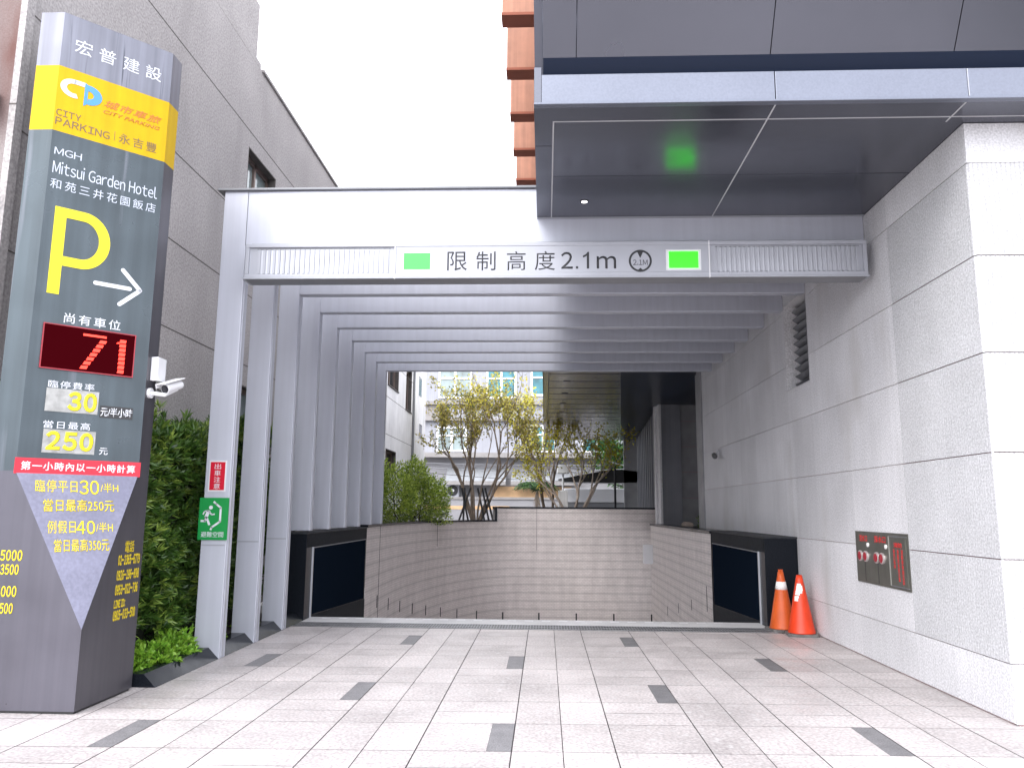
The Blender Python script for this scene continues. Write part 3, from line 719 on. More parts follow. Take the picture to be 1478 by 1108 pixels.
# the P is drawn from its own outline
g = MB(); CH.rect(g, .08, .168, 3.21, 3.945, .001, .004)
n = 22; cz = 3.70; ro, ri = .245, .165
out = [(.300+.215*math.cos(a), cz+ro*math.sin(a)) for a in [R(90)-math.pi*q/n for q in range(n+1)]]
inn = [(.300+.128*math.cos(a), cz+ri*math.sin(a)) for a in [R(90)-math.pi*q/n for q in range(n+1)]]
out = [(.168, cz+ro)]+out+[(.168, cz-ro)]; inn = [(.168, cz+ri)]+inn+[(.168, cz-ri)]
for a, b, c, d in zip(out, out[1:], inn[1:], inn): CH.poly(g, [d, a, b, c], .001, .004)
g.build('letter', 'yellow_paint', t)
g = MB()
def bar(mb, p, q, w):
    d = Vector((q[0]-p[0], q[1]-p[1])).normalized(); nn = Vector((-d.y, d.x))*w/2; p = Vector(p); q = Vector(q)
    arc_ = lambda c, a0: [(c.x+math.cos(a)*w/2, c.y+math.sin(a)*w/2) for a in [a0+math.pi*k/8 for k in range(9)]]
    an = math.atan2(d.y, d.x); CH.poly(mb, arc_(q, an-math.pi/2)+arc_(p, an+math.pi/2), .001, .004)
bar(g, (.43, 3.362), (.70, 3.362), .035); g.build('arrow', 'white_letter', t)
g = MB(); bar(g, (.635, 3.515), (.785, 3.362), .035); bar(g, (.785, 3.362), (.63, 3.215), .0351); g.build('arrow', 'white_letter', t)
TX('尚有車位', .225, .655, 2.985, 3.07, 'white_letter', space=1.25)
g = MB(); CH.rect(g, .09, .775, 2.602, 2.955, .001, .012); led = g.build('led_display', 'led_glass', t)
fr = MB()
for a0, a1, z0, z1 in ((.082, .783, 2.955, 2.963), (.082, .783, 2.594, 2.602), (.082, .09, 2.602, 2.955), (.775, .783, 2.602, 2.955)): CH.rect(fr, a0, a1, z0, z1, .001, .016)
fr.build('display_frame', 'cap_red', led)
d7 = MB(); CH.rect(d7, .375, .552, 2.898, 2.916, .012, .014)
for q in range(7):
    z = 2.872-q*.038; a = .535-q*.021; CH.poly(d7, [(a-.04, z-.022), (a+.012, z-.022), (a+.022, z+.005), (a-.028, z+.005)], .012, .014)
d7.build('digit', 'led_red', led)
d1 = MB()
for q in range(8):
    z = 2.900-q*.037; CH.poly(d1, [(.655, z-.022), (.705, z-.022), (.708, z+.006), (.66, z+.006)], .012, .014)
CH.poly(d1, [(.63, 2.868), (.655, 2.868), (.66, 2.882), (.64, 2.882)], .012, .014)
d1.build('digit', 'led_red', led)
TX('臨停費率', .16, .498, 2.446, 2.505, 'white_letter', space=1.2); TX('當日最高', .155, .493, 2.120, 2.18, 'white_letter', space=1.2)
g = MB(); CH.rect(g, .152, .537, 2.255, 2.442, .001, .005); pl1 = g.build('price_plate', 'plate', t)
TX('30', .31, .528, 2.268, 2.428, 'yellow_paint', pl1, bold=.045, grot=True, d=.005)
g = MB(); CH.rect(g, .160, .54, 1.925, 2.112, .001, .005); pl2 = g.build('price_plate', 'plate', t)
TX('250', .18, .528, 1.945, 2.10, 'yellow_paint', pl2, bold=.045, grot=True, d=.005)
g = MB(); CH.rect(g, .555, .812, 2.235, 2.335, .001, .003); lp = g.build('label_strip', 'plastic_black', t)
TX('元/半小時', .56, .807, 2.247, 2.322, 'white_letter', lp, d=.003, bold=.01); TX('元', .577, .643, 1.928, 1.985, 'white_letter', bold=.01)
g = MB(); CH.rect(g, -.012, CL+.012, 1.755, 1.878, .001, .006); rp = g.build('red_strip', 'red_sign', t)
TX('第一小時內以一小時計算', .03, CL-.03, 1.783, 1.852, 'white_letter', rp, d=.006, bold=.018, space=1.15)
# lower facet plane carries the tariff
A3, B3, C3 = Vector((*CA, ZV)), Vector((*CB, ZV)), Vector((*PC, ZA))
class Facet(Plane):
    def __init__(s):
        s.p = A3; s.t = (B3-A3).normalized(); mid = (A3+B3)/2; s.v = (mid-C3); s.v /= s.v.z; s.n = s.t.cross(s.v).normalized()
        if s.n.y > 0: s.n = -s.n
    def at(s, a, z, d=0): return A3+s.t*a+s.v*(z-ZV)+s.n*d
FT = Facet()
TF = lambda b, a0, a1, z0, z1, **k: lettering('lettering', b, FT, a0, a1, z0, z1, 'gold_letter', t, d=.002, **k)
TF('臨停平日', .135, .43, 1.615, 1.71, space=1.1); TF('30', .445, .59, 1.60, 1.715, bold=.012, grot=True); TF('/半H', .60, .735, 1.62, 1.695)
TF('當日最高250元', .19, .70, 1.465, 1.56, bold=.004)
TF('例假日', .22, .415, 1.30, 1.395, space=1.1); TF('40', .42, .555, 1.29, 1.395, bold=.012, grot=True); TF('/半H', .562, .685, 1.305, 1.38)
TF('當日最高350元', .265, .655, 1.16, 1.255, bold=.004)
LF = Plane((0, 5.9, 0), (1, 0, 0), (0, -1, 0))
for b, a0, a1, z0, z1 in (('月租'+'5000', -4.26, -3.958, 1.085, 1.185), ('季租'+'13500', -4.275, -3.975, .985, 1.08), ('月租'+'4000', -4.26, -3.975, .82, .92), ('季租'+'10500', -4.275, -3.99, .70, .795)):
    lettering('lettering', b, LF, a0, a1, z0, z1, 'gold_letter', t, bold=.03, grot=True)
SF = Plane((-3.448, 0, 0), (0, 1, 0), (1, 0, 0))
for b, a0, a1, z0, z1 in (('電話', 6.42, 6.56, 1.135, 1.23), ('02-2365-6779', 6.33, 6.67, 1.035, 1.12), ('0926-196-898', 6.325, 6.67, .915, 1.0), ('0953-022-736', 6.32, 6.67, .80, .885), ('LINE ID:', 6.32, 6.49, .70, .765), ('0905-033-500', 6.32, 6.66, .60, .685)):
    lettering('lettering', b, SF, a0, a1, z0, z1, 'gold_letter', t, bold=.045 if len(b) > 2 else 0, grot=True)

# camera on the pylon's side
t = thing('security_camera', 'white bullet security camera with junction box on the side of the parking pylon', 'security camera', (-3.44, 6.62, 2.5))
g = MB(); g.obox((-3.415, 6.665, 2.70), (.033, 0, 0), (0, .075, 0), (0, 0, .105)); g.build('junction_box', 'plastic_white', t, bevel=.006)
cd = Vector((-.25, -.9, -.35)).normalized(); cc = Vector((-3.30, 6.72, 2.56))
g = MB(); g.tube([cc-cd*.10, cc+cd*.10], [.036, .046], 18); h = g.build('housing', 'plastic_white', t, bevel=.004)
g = MB(); g.tube([cc+cd*.101, cc+cd*.104], .036, 18); g.build('lens', 'lens', h)
sx = cd.cross(Vector((0, 0, 1))).normalized(); sz = sx.cross(cd)
g = MB(); g.obox(cc+sz*.052+cd*.015, sx*.05, cd*.13, sz*.003); g.obox(cc+sz*.035+sx*.05+cd*.015, sx*.003, cd*.13, sz*.02); g.build('sunshade', 'plastic_white', t)
g = MB(); g.tube([cc-sz*.03-cd*.04, (-3.33, 6.64, 2.475), (-3.44, 6.60, 2.485)], .018, 10); g.tube([(-3.448, 6.60, 2.485), (-3.425, 6.60, 2.485)], .045, 16); g.build('bracket', 'plastic_white', t)
g = MB(); g.tube([(-3.43, 6.64, 2.6), (-3.40, 6.66, 2.52), (-3.33, 6.66, 2.50)], .008, 6); g.build('cable', 'plastic_black', t)
# camera on the stone wall
t = thing('security_camera', 'small dark bullet camera on the stone wall deep under the pergola', 'security camera', (XR, 15.5, 2.6))
g = MB(); g.tube([(3.24, 15.1, 2.55), (3.30, 15.45, 2.60)], .05, 12); g.build('housing', 'plastic_black', t)
g = MB(); g.tube([(3.29, 15.40, 2.60), (XR, 15.5, 2.64)], .025, 8); g.tube([(XR-.02, 15.5, 2.64), (XR, 15.5, 2.64)], .06, 12); g.build('bracket', 'plastic_white', t)

# ------------------------------------------------------------------ granite piers
def pier(x0, x1, y0, y1, face, sgn, label):
    t = thing('granite_pier', label, 'pier', ((x0+x1)/2, y0, 0), 'black granite piers at the ramp mouth')
    g = MB(); z0 = rz(y1)-.4
    g.box(x0, x1, y0, y1, z0, 1.155); b = g.build('block', 'granite_black', t, bevel=.004)
    MB().box(x0-.008, x1+.008, y0-.008, y1, 1.155, 1.18).build('capping', 'granite_grey', t, bevel=.003)
    d = .006*sgn; a, c = sorted((face, face+d))
    g = MB(); yy0, yy1 = y0+.30, y1-.12
    zb = lambda y: .04-.04*(y-11.2)
    g.prism([(face, yy0, zb(yy0)), (face, yy1, zb(yy1)), (face, yy1, .95), (face, yy0, .95)], (.012*sgn, 0, 0)); g.build('flood_panel', 'granite_panel', t, fix=True)
    MB().box(min(face, face+.02*sgn), max(face, face+.02*sgn), yy0-.03, yy0-.004, rz(yy0), .97).build('guide_rail', 'alu_edge', t)
    g = MB(); g.prism([(face, yy0, .953), (face, yy1, .953), (face, yy1, .965), (face, yy0, .965)], (.016*sgn, 0, 0)); g.build('panel_trim', 'alu_dark', t, fix=True)
    g = MB(); e = face+.003*sgn
    g.face([(e, y0+.3, rz(y0+.3)-.05), (e, y1, rz(y1)-.05), (e, y1, zb(y1)-.01), (e, y0+.3, zb(y0+.3)-.01)]); g.face([(e, y0+.02, 0.97), (e, y1, .97), (e, y1, 1.15), (e, y0+.02, 1.15)]); g.build('stone_margin', 'granite_margin', t)
    return t
pier(-3.60, -3.30, 10.93, 14.62, -3.30, 1, 'black granite pier under the pergola posts on the left of the ramp')
pier(2.95, XR-.003, 10.87, 14.28, 2.95, -1, 'black granite pier against the stone wall beside the traffic cones')
# granite wall strip that carries the rear posts
t = thing('post_plinth', 'low dark granite kerb behind the left pier carrying the rear pergola posts', 'kerb', (-3.45, 14.7, 1.0))
MB().box(-3.62, -3.304, 14.63, 16.2, .6, 1.165).build('kerb', 'granite_grey', t)

# ------------------------------------------------------------------ traffic cones
def cone(x, y, label, body, top, rot, style):
    t = thing('traffic_cone', label, 'traffic cone', (x, y, 0), 'traffic cones by the stone wall')
    g = MB(); c, s = math.cos(rot), math.sin(rot)
    P = lambda a, b, z: (x+a*c-b*s, y+a*s+b*c, z)
    g.prism([P(.19*math.cos(q)*1.0, .19*math.sin(q), .002) if 0 else P(px, py, .002) for px, py in ((-.185, -.15), (-.15, -.185), (.15, -.185), (.185, -.15), (.185, .15), (.15, .185), (-.15, .185), (-.185, .15))], (0, 0, .03))
    g.build('base', 'rubber', t, bevel=.008)
    g = MB(); H = top
    prof = [(.168, .032), (.163, .045), (.159, .06)]+[(.159-.124*k/10, .06+(H-.06)*k/10) for k in range(1, 11)]
    lathe(g, (x, y, 0), prof, 28); b = g.build('body', body, t, smooth=True)
    r_ = lambda z: .159-.124*(z-.06)/(H-.06)
    if style == 0:
        g = MB(); lathe(g, (x, y, 0), [(r_(H*.70)+.0015, H*.70), (r_(H*.835)+.0015, H*.835)], 28); g.build('reflective_band', 'reflective', t, smooth=True)
        g = MB()
        for q in range(5):
            a = 2*math.pi*q/5; g.tube([(x+.026*math.cos(a), y+.026*math.sin(a), H-.04), (x+.023*math.cos(a), y+.023*math.sin(a), H+.03)], [.011, .008], 7)
        g.build('tip', body, t)
    else:
        g = MB()                                   # what is left of a torn band
        for a0, a1, z0, z1 in [(p, q, u*H, v*H) for p, q, u, v in ((-2.55, -1.35, .74, .83), (-2.45, -1.6, .83, .86), (-2.65, -1.5, .70, .74), (-2.7, -1.9, .67, .70), (-2.7, -2.15, .57, .62), (-2.72, -2.05, .62, .655))]:
            n = 8
            for q in range(n):
                p0, p1 = a0+(a1-a0)*q/n, a0+(a1-a0)*(q+1)/n; f0, f1 = r_(z0)+.0016, r_(z1)+.0016
                g.face([(x+f0*math.cos(p0), y+f0*math.sin(p0), z0), (x+f0*math.cos(p1), y+f0*math.sin(p1), z0), (x+f1*math.cos(p1), y+f1*math.sin(p1), z1), (x+f1*math.cos(p0), y+f1*math.sin(p0), z1)])
        g.build('torn_band', 'reflective', t)
cone(3.07, 10.60, 'faded orange traffic cone with a complete white band, beside the black granite', 'cone_faded', .74, .1, 0)
cone(3.195, 10.24, 'bright orange traffic cone with torn white band, standing nearest the stone wall', 'cone_orange', .73, -.12, 1)

# ------------------------------------------------------------------ fire brigade connection panel
t = thing('fire_connection_panel', 'olive steel fire brigade inlet panel with red caps set in the stone wall', 'fire panel', (XR, 8.2, .78))
FP = Plane((XR, 0, 0), (0, -1, 0), (-1, 0, 0))           # a = -y : grows toward the street
yv = lambda y: -y
g = MB(); FP.rect(g, yv(8.83), yv(7.58), .782, 1.312, .001, .008); g.build('plate', 'panel_steel', t)
g = MB(); FP.rect(g, yv(7.975), yv(7.625), .815, 1.275, .008, .014); dr = g.build('door', 'panel_steel', t)
g = MB(); FP.rect(g, yv(7.995), yv(7.978), .81, 1.28, .008, .018); g.build('hinge_strip', 'panel_trim', dr)
g = MB(); FP.rect(g, yv(7.98), yv(7.60), 1.276, 1.284, .008, .015); FP.rect(g, yv(7.98), yv(7.60), .805, .813, .008, .015); g.build('door_edge', 'alu_dark', dr)
g = MB(); FP.rect(g, yv(8.61), yv(8.603), .80, 1.0, .008, .010); FP.rect(g, yv(8.285), yv(8.278), .80, 1.0, .008, .010); g.build('seam', 'plastic_black', t)
for y in (8.70, 8.56, 8.29, 8.16):
    g = MB(); lathe(g, (XR-.008, y, 1.055), [(.056, 0), (.056, -.016), (.045, -.020), (.045, -.008)], 22, 0, 'X'); iv = g.build('inlet', 'brass_ring', t, smooth=False, fix=True)
    g = MB(); lathe(g, (XR-.008, y, 1.055), [(.045, -.008), (.044, -.022), (.03, -.026), (.001, -.026)], 22, 0, 'X'); g.build('cap', 'cap_red', iv, fix=True)
for y in (8.50, 8.06):
    g = MB(); lathe(g, (XR-.008, y, 1.175), [(.022, 0), (.022, -.012), (.001, -.014)], 16, 0, 'X'); g.build('indicator', 'reflective', t, fix=True)
lettering('lettering', '送水口', FP, yv(8.72), yv(8.52), 1.205, 1.275, 'red_letter', t, d=.008, bold=.02)
lettering('lettering', '採水口', FP, yv(8.34), yv(8.07), 1.205, 1.275, 'red_letter', t, d=.008, bold=.02)
lettering('lettering', '消防', FP, yv(7.88), yv(7.70), 1.175, 1.225, 'red_letter', dr, d=.014, bold=.02)
for q, (z0, n) in enumerate(((.98, '送水口專用'), (.86, '連結送水管注意'), (.84, '消防車專用注意'))):
    lettering('lettering', '\n'.join(n), FP, yv(7.90-q*.085), yv(7.86-q*.085), z0, 1.16, 'red_letter', dr, d=.014)

# ------------------------------------------------------------------ planter, hedge and shrubs on the left
t = thing('planter_kerb', 'low polished black planter kerb along the foot of the pergola posts', 'planter', (-3.6, 8, 0))
g = MB()
prof = [(-3.56, .002), (-3.29, .002), (-3.40, .11), (-3.56, .11)]
g.prism([(x, 6.80, z) for x, z in prof], (0, 4.1, 0)); g.prism([(-4.58, 6.80, .002), (-3.56, 6.80, .002), (-3.56, 6.90, .11), (-4.58, 6.90, .11)], (0, 0, .0005))
g.box(-4.58, -3.56, 6.80, 6.92, .002, .11)
g.build('kerb', 'granite_black', t, fix=True)
MB().box(-4.58, -3.561, 6.921, 10.9, .002, .09).build('soil', 'soil', t)
def clusters(P, Nrm, per, spread, length, width, m, name, parent, fold=.25, tl=None):
    """leaf rosettes: P shoot tips, Nrm shoot directions"""
    n = len(P); k = np.repeat(np.arange(n), per); D = Nrm[k]+unit(n*per)*spread
    base = P[k]-Nrm[k]*(rng.random((n*per, 1))*.05)
    tone = np.repeat(rng.random(n) if tl is None else tl, per)*.65+rng.random(n*per)*.35
    return leaves(name, base, D, length, width, m, parent, fold, tone)
t = thing('hedge', 'tall dark green hedge with pointed leaves between pylon and pergola posts', 'hedge', (-4.1, 8.6, .1))
HXa, HXb, HYa, HYb, HZb = -4.45, -3.74, 6.95, 10.75, 2.22
def hz(y): return HZb+.05*(y-7)+.05*np.sin(y*2.1)+.05*np.sin(y*5.3+1)
P = []; Nn = []
n1 = 1800; y = rng.uniform(HYa, HYb, n1); z = rng.uniform(.1, 1, n1)
zz = .12+(hz(y)-.12)*z; x = HXb-.20*rng.random(n1)+.05*np.sin(y*4+zz*3)+.04*np.sin(zz*7)
P.append(np.stack([x, y, zz], 1)); Nn.append(np.stack([np.ones(n1), rng.normal(0, .45, n1)-.2, rng.normal(.35, .45, n1)], 1))
n2 = 500; x = rng.uniform(HXa, HXb, n2); zz = rng.uniform(.12, HZb, n2)
P.append(np.stack([x, HYa+.12*rng.random(n2), zz], 1)); Nn.append(np.stack([rng.normal(.3, .4, n2), -np.ones(n2), rng.normal(.3, .4, n2)], 1))
n3 = 650; x = rng.uniform(HXa, HXb, n3); y = rng.uniform(HYa, HYb, n3)
P.append(np.stack([x, y, hz(y)+rng.normal(0, .07, n3)+.10*(rng.random(n3) > .9)], 1)); Nn.append(np.stack([rng.normal(.2, .4, n3), rng.normal(0, .4, n3), np.ones(n3)], 1))
P = np.concatenate(P); Nn = np.concatenate(Nn); Nn /= np.linalg.norm(Nn, axis=1, keepdims=True)
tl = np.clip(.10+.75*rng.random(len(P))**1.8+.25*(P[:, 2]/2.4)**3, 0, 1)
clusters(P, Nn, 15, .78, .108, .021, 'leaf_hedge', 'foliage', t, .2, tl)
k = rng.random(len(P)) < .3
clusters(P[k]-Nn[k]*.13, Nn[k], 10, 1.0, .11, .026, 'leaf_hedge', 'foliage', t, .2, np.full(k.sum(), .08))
MB().box(HXa+.05, HXb-.22, HYa+.16, HYb-.1, .1, HZb-.22).build('dark_core', 'hedge_core', t)  # near-black box filling the hedge behind the leaves
def shrub(name, label, cat, c, r, n, m, group=None, size=.05, width=.028, stem=True, per=9, spread=1.):
    t = thing(name, label, cat, (c[0], c[1], c[2]), group)
    d = unit(n); d[:, 2] = np.abs(d[:, 2])*.95-.06; rad = .55+.45*rng.random((n, 1))**.5
    wob = 1+.18*np.sin(d[:, :1]*7+c[0]*9)+.15*np.sin(d[:, 1:2]*9+d[:, 2:]*6)
    P = np.array(c)+d*rad*wob*np.array(r); P[:, 2] = np.maximum(P[:, 2], c[2]+.02)
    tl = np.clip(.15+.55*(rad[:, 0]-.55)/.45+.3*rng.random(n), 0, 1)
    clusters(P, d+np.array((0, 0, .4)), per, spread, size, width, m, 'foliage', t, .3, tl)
    if stem:
        g = MB()
        for q in range(7):
            a = q*.9; g.tube([(c[0]+.02*math.cos(a), c[1]+.02*math.sin(a), c[2]-.02), (c[0]+r[0]*.5*math.cos(a), c[1]+r[1]*.5*math.sin(a), c[2]+r[2]*.6)], [.008, .003], 5)
        g.build('stems', 'bark_dark', t)
    return t
SG = 'low bright green shrubs along the planter edge'
shrub('shrub', 'low bright green shrub touching the parking pylon at the planter end', 'shrub', (-3.66, 7.02, .10), (.22, .20, .19), 150, 'leaf_bright', SG)
shrub('shrub', 'low bright green shrub midway between pylon and front post', 'shrub', (-3.62, 7.40, .10), (.24, .24, .21), 170, 'leaf_bright', SG)
shrub('shrub', 'low bright green shrub at the foot of the front portal post', 'shrub', (-3.62, 7.82, .10), (.22, .22, .24), 170, 'leaf_bright', SG)
shrub('shrub', 'small bright green shrub between the first and second portal posts', 'shrub', (-3.63, 8.72, .10), (.16, .2, .24), 90, 'leaf_bright', SG)
shrub('shrub', 'small bright green shrub between the second and third portal posts', 'shrub', (-3.63, 9.68, .10), (.15, .18, .22), 80, 'leaf_bright', SG)

# ------------------------------------------------------------------ neighbour on the left
XW = -4.6
t = thing('concrete_building', 'grey rough concrete building with grooved joints along the left of the pergola', 'building', (XW, 12, 0))
wins = [(11.22, 12.45, 5.6, 7.05), (11.2, 12.4, 1.9, 3.35), (22.4, 24.1, 5.1, 7.0), (22.4, 24.0, 2.6, 3.25), (25.4, 26.5, 4.75, 6.2), (25.5, 26.4, 1.9, 2.5)]
def cut(rects, h): return [q for r_ in rects for q in minus(r_, h)]
rc = [(6.21, 16.5, 0, 8.5), (16.5, 26.9, 0, 8.5)]
for h in wins: rc = cut(rc, h)
g = MB()
for y0, y1, z0, z1 in rc: g.face([(XW, y1, z0), (XW, y0, z0), (XW, y0, z1), (XW, y1, z1)], 0 if y1 < 16.6 else 1)  # rear stretch coloured paler to stand for the brighter daylight there
g.face([(XW, 26.9, 8.5), (XW, 6.21, 8.5), (-12, 6.21, 8.5), (-12, 26.9, 8.5)])
g.face([(XW, 26.9, 0), (XW, 26.9, 8.5), (-12, 26.9, 8.5), (-12, 26.9, 0)])
g.build('wall', ['concrete', 'concrete_pale'], t)
g = MB(); g.box(-12, XW-.10, 6.21, 11.55, 8.72, 9.68); g.box(-12, XW+.0, 6.3, 11.5, 8.504, 8.60); g.build('roof_parapet', 'concrete', t)
g = MB(); g.box(-12, XW-.14, 6.25, 11.3, 8.60, 8.72); g.build('recess_band', 'alu_dark', t)
g = MB(); g.box(XW-.3, XW+.03, 11.56, 26.95, 8.502, 8.55); g.build('coping', 'concrete', t)
g = MB()
for z in (1.45, 2.55, 3.66, 4.75, 5.86, 7.3):
    for q in minus((6.22, 26.9, z, z+.014), wins[0]): g.box(XW-.01, XW+.002, q[0], q[1], q[2], q[3])
g.build('groove', 'concrete_joint', t)
for y0, y1, z0, z1 in wins:
    g = MB(); g.box(XW-.22, XW, y0-.001, y0+.02, z0, z1); g.box(XW-.22, XW, y1-.02, y1, z0, z1); g.box(XW-.22, XW, y0, y1, z1-.02, z1); g.box(XW-.22, XW+.03, y0, y1, z0, z0+.03)
    w = g.build('window', 'concrete_joint', t)
    MB().box(XW-.17, XW-.16, y0+.02, y1-.02, z0+.03, z1-.02).build('pane', 'window_glass' if y0 < 20 else 'window_dark', w)
    g = MB(); m_ = (y0+y1)/2
    for a, b in ((y0+.02, y0+.07), (m_-.03, m_+.03), (y1-.07, y1-.02)): g.box(XW-.16, XW-.12, a, b, z0+.03, z1-.02)
    g.box(XW-.16, XW-.12, y0+.02, y1-.02, z1-.09, z1-.02); g.build('frame', 'frame_bronze', w)
g = MB(); g.tube([(XW+.04, 26.8, .5), (XW+.04, 26.8, 8.5)], .04, 8); g.build('downpipe', 'alu_dark', t)
t = thing('rusty_facade', 'weathered pinkish wall with rust streaks and rounded ledge left of the pylon', 'wall', (-6, 6.2, 0))
g = MB(); g.box(-9, XW-.03, 6.10, 6.205, 0, 9.7); g.build('wall', 'concrete_rust', t)
g = MB(); g.box(XW-.03, XW+.03, 6.10, 6.205, 0, 9.7); g.build('corner_strip', 'concrete', t)
g = MB()
for z in (3.55, 4.93, 6.3): g.box(XW-.032, XW+.032, 6.096, 6.10, z, z+.012)
g.build('groove', 'concrete_joint', t)
g = MB(); g.box(-9, -4.70, 5.93, 6.10, 4.78, 5.05); g.build('ledge', 'concrete_rust', t, bevel=.05)
t = thing('drain_pipe', 'white plastic waste pipe on the rusty wall at the left edge', 'pipe', (-4.8, 6.0, 0))
g = MB(); g.tube([(-4.80, 6.0, .2), (-4.80, 6.0, 4.02)], .075, 12); g.tube([(-4.80, 6.0, 3.6), (-4.80, 6.0, 3.68)], .09, 12); g.build('pipe', 'plastic_white', t, smooth=False)
g = MB(); g.tube([(-4.80, 6.0, 4.0), (-4.79, 5.97, 4.10), (-4.74, 5.93, 4.15), (-4.69, 5.90, 4.12)], [.075, .08, .085, .08], 12); g.build('elbow', 'plastic_white', t)

# pale block behind it
t = thing('pale_building', 'narrow pale rendered building end beyond the grey concrete wall', 'building', (XW, 28, 0))
MB().box(-12, XW+.02, 27.0, 29.6, 0, 8.2).build('wall', 'concrete_pale', t)
for y0, z0, z1 in ((27.9, 5.6, 6.3), (28.2, 4.1, 4.6), (28.0, 2.3, 2.9)):
    g = MB(); g.box(XW+.0, XW+.025, y0, y0+.6, z0, z1); g.build('window', 'window_dark', t)

# far facade
YF = 45
t = thing('apartment_building', 'pale blue grey apartment block with white framed teal windows behind the trees', 'building', (-2, YF, 0))
g = MB(); g.box(-14, 14, YF, YF+6, 4.6, 14); g.build('wall', 'far_wall', t)
g = MB(); g.box(-14, 14, YF-.05, YF+6, -.03, 4.6); g.build('lower_wall', 'far_wall_low', t)
for z0, z1, d in ((7.55, 7.75, .25), (6.6, 6.72, .3), (4.45, 4.72, .9)):
    MB().box(-14, 14, YF-d, YF-.051 if z0 < 4.6 else YF, z0, z1).build('ledge', 'far_band', t)
MB().box(-14, -5.9, YF-.05, YF-.001, 6.73, 7.54).build('band', 'far_band', t)
for x0, x1, z0, z1, m in ((-6.15, -4.35, 8.0, 9.7, 'window_glass'), (-3.35, -1.75, 8.0, 9.7, 'window_teal'), (-.75, .75, 8.15, 9.7, 'window_teal'), (-6.2, -4.6, 4.9, 6.2, 'window_glass'), (-.8, .55, 4.9, 6.3, 'window_teal'), (2.2, 3.8, 4.9, 6.3, 'window_teal'), (2.2, 3.8, 8.1, 9.7, 'window_teal')):
    g = MB(); g.box(x0, x1, YF-.03, YF-.002, z0, z1); w = g.build('window', m, t)
    g = MB()
    for a, b in ((x0-.08, x0+.03), ((x0+x1)/2-.06, (x0+x1)/2+.06), (x1-.03, x1+.08)): g.box(a, b, YF-.08, YF-.031, z0-.08, z1+.08)
    for a, b in ((z0-.08, z0+.03), (z0+(z1-z0)*.62, z0+(z1-z0)*.62+.1), (z1-.03, z1+.08)): g.box(x0-.08, x1+.08, YF-.085, YF-.031, a, b)
    g.build('frame', 'frame_white', w)
def awning(x0, x1, y, z0, z1, dep, label):
    t = thing('awning', label, 'awning', ((x0+x1)/2, y, z0), 'metal awnings on the far street')
    g = MB(); g.prism([(x0, y, z1), (x0, y-dep, z0), (x0, y-dep, z0-.12), (x0, y, z1-.12)], (x1-x0, 0, 0)); g.build('sheet', 'awning', t, fix=True)
    g = MB(); g.box(x0, x1, y-dep-.03, y-dep-.002, z0-.2, z0+.02); g.build('edge', 'far_band', t)
awning(-5.6, -2.2, YF-.06, 3.1, 3.9, 1.0, 'grey sloping metal awning behind the multi stemmed tree')
awning(-1.9, 1.7, YF-.06, 3.1, 3.7, 1.2, 'grey sloping metal awning to the right of the multi stemmed tree')
t = thing('shop_sign', 'blank tan signboard band under the far awnings', 'sign', (-1, YF-.2, 2.2)); MB().box(-2.9, 1.5, YF-.3, YF-.055, 2.2, 2.85).build('board', 'far_orange', t)
t = thing('street_wall', 'long grey roadside wall with pale stripe behind the garden', 'wall', (-2, 40, 0))
MB().box(-9, 3.6, 40, 40.2, -.03, 2.05).build('wall', 'far_wall_low', t); MB().box(-9, 3.6, 39.95, 40.25, 2.05, 2.17).build('coping', 'far_band', t)
MB().box(-9, -1.8, 39.985, 39.999, 1.55, 1.72).build('stripe', 'far_orange', t)
t = thing('air_conditioner', 'white air conditioner outdoor unit on the far wall beside the green bush', 'air conditioner', (-5.3, 44.4, 2.3))
MB().box(-6.2, -4.85, 44.3, 44.94, 2.2, 3.0).build('casing', 'far_wall', t, bevel=.02)
for x in (-5.85, -5.2):
    g = MB(); lathe(g, (x, 44.285, 2.6), [(.3, 0), (.3, -.02), (.001, -.021)], 20, 0, 'Y'); f = g.build('fan_grille', 'plastic_black', t, fix=True)
    g = MB(); lathe(g, (x, 44.26, 2.6), [(.09, 0), (.09, -.01), (.001, -.011)], 12, 0, 'Y'); g.build('hub', 'plastic_white', f, fix=True)
t = thing('box_truck', 'white flat roofed box trailer parked on the far street at right', 'truck', (3, 37.6, 0))
g = MB(); g.box(.9, 9.5, 37, 39, 1.9, 2.55); g.build('cargo_box', 'plastic_white', t, bevel=.03)
MB().box(.9, 9.5, 36.98, 39, .6, 1.88).build('lower_panel', 'alu_dark', t)
for x in (2.0, 7.5):
    g = MB(); lathe(g, (x, 37.1, .45), [(.3, -.1), (.45, -.1), (.45, .12), (.3, .12)], 20, 0, 'Y'); g.build('wheel', 'rubber', t, fix=True)
t = thing('dark_canopy', 'sagging black tarpaulin canopy over the white trailer', 'canopy', (3, 36, 3))
g = MB(); g.prism([(.6, 35, 2.9), (3.0, 35, 3.35), (7, 35, 3.0), (7, 35, 2.8), (3.0, 35, 2.75), (.9, 35, 2.78)], (0, 1.5, 0)); g.build('sheet', 'plastic_black', t, fix=True)
t = thing('street_pole', 'thin dark steel pole in front of the white trailer', 'pole', (3.05, 34.5, 0))
MB().tube([(3.05, 34.5, 0), (3.05, 34.5, 3.4)], .05, 8).build('shaft', 'iron', t); MB().box(3.0, 3.1, 34.42, 34.58, 3.4, 3.44).build('cap', 'iron', t)
t = thing('bollard_light', 'pale concrete post with white lamp head among the tree stems', 'lamp post', (.72, 33, 0))
MB().box(.55, .95, 33, 33.3, .9, 2.35).build('post', 'concrete_pale', t, bevel=.02); MB().box(.5, 1.0, 32.95, 33.35, 3.05, 3.4).build('lamp', 'frame_white', t, bevel=.03)
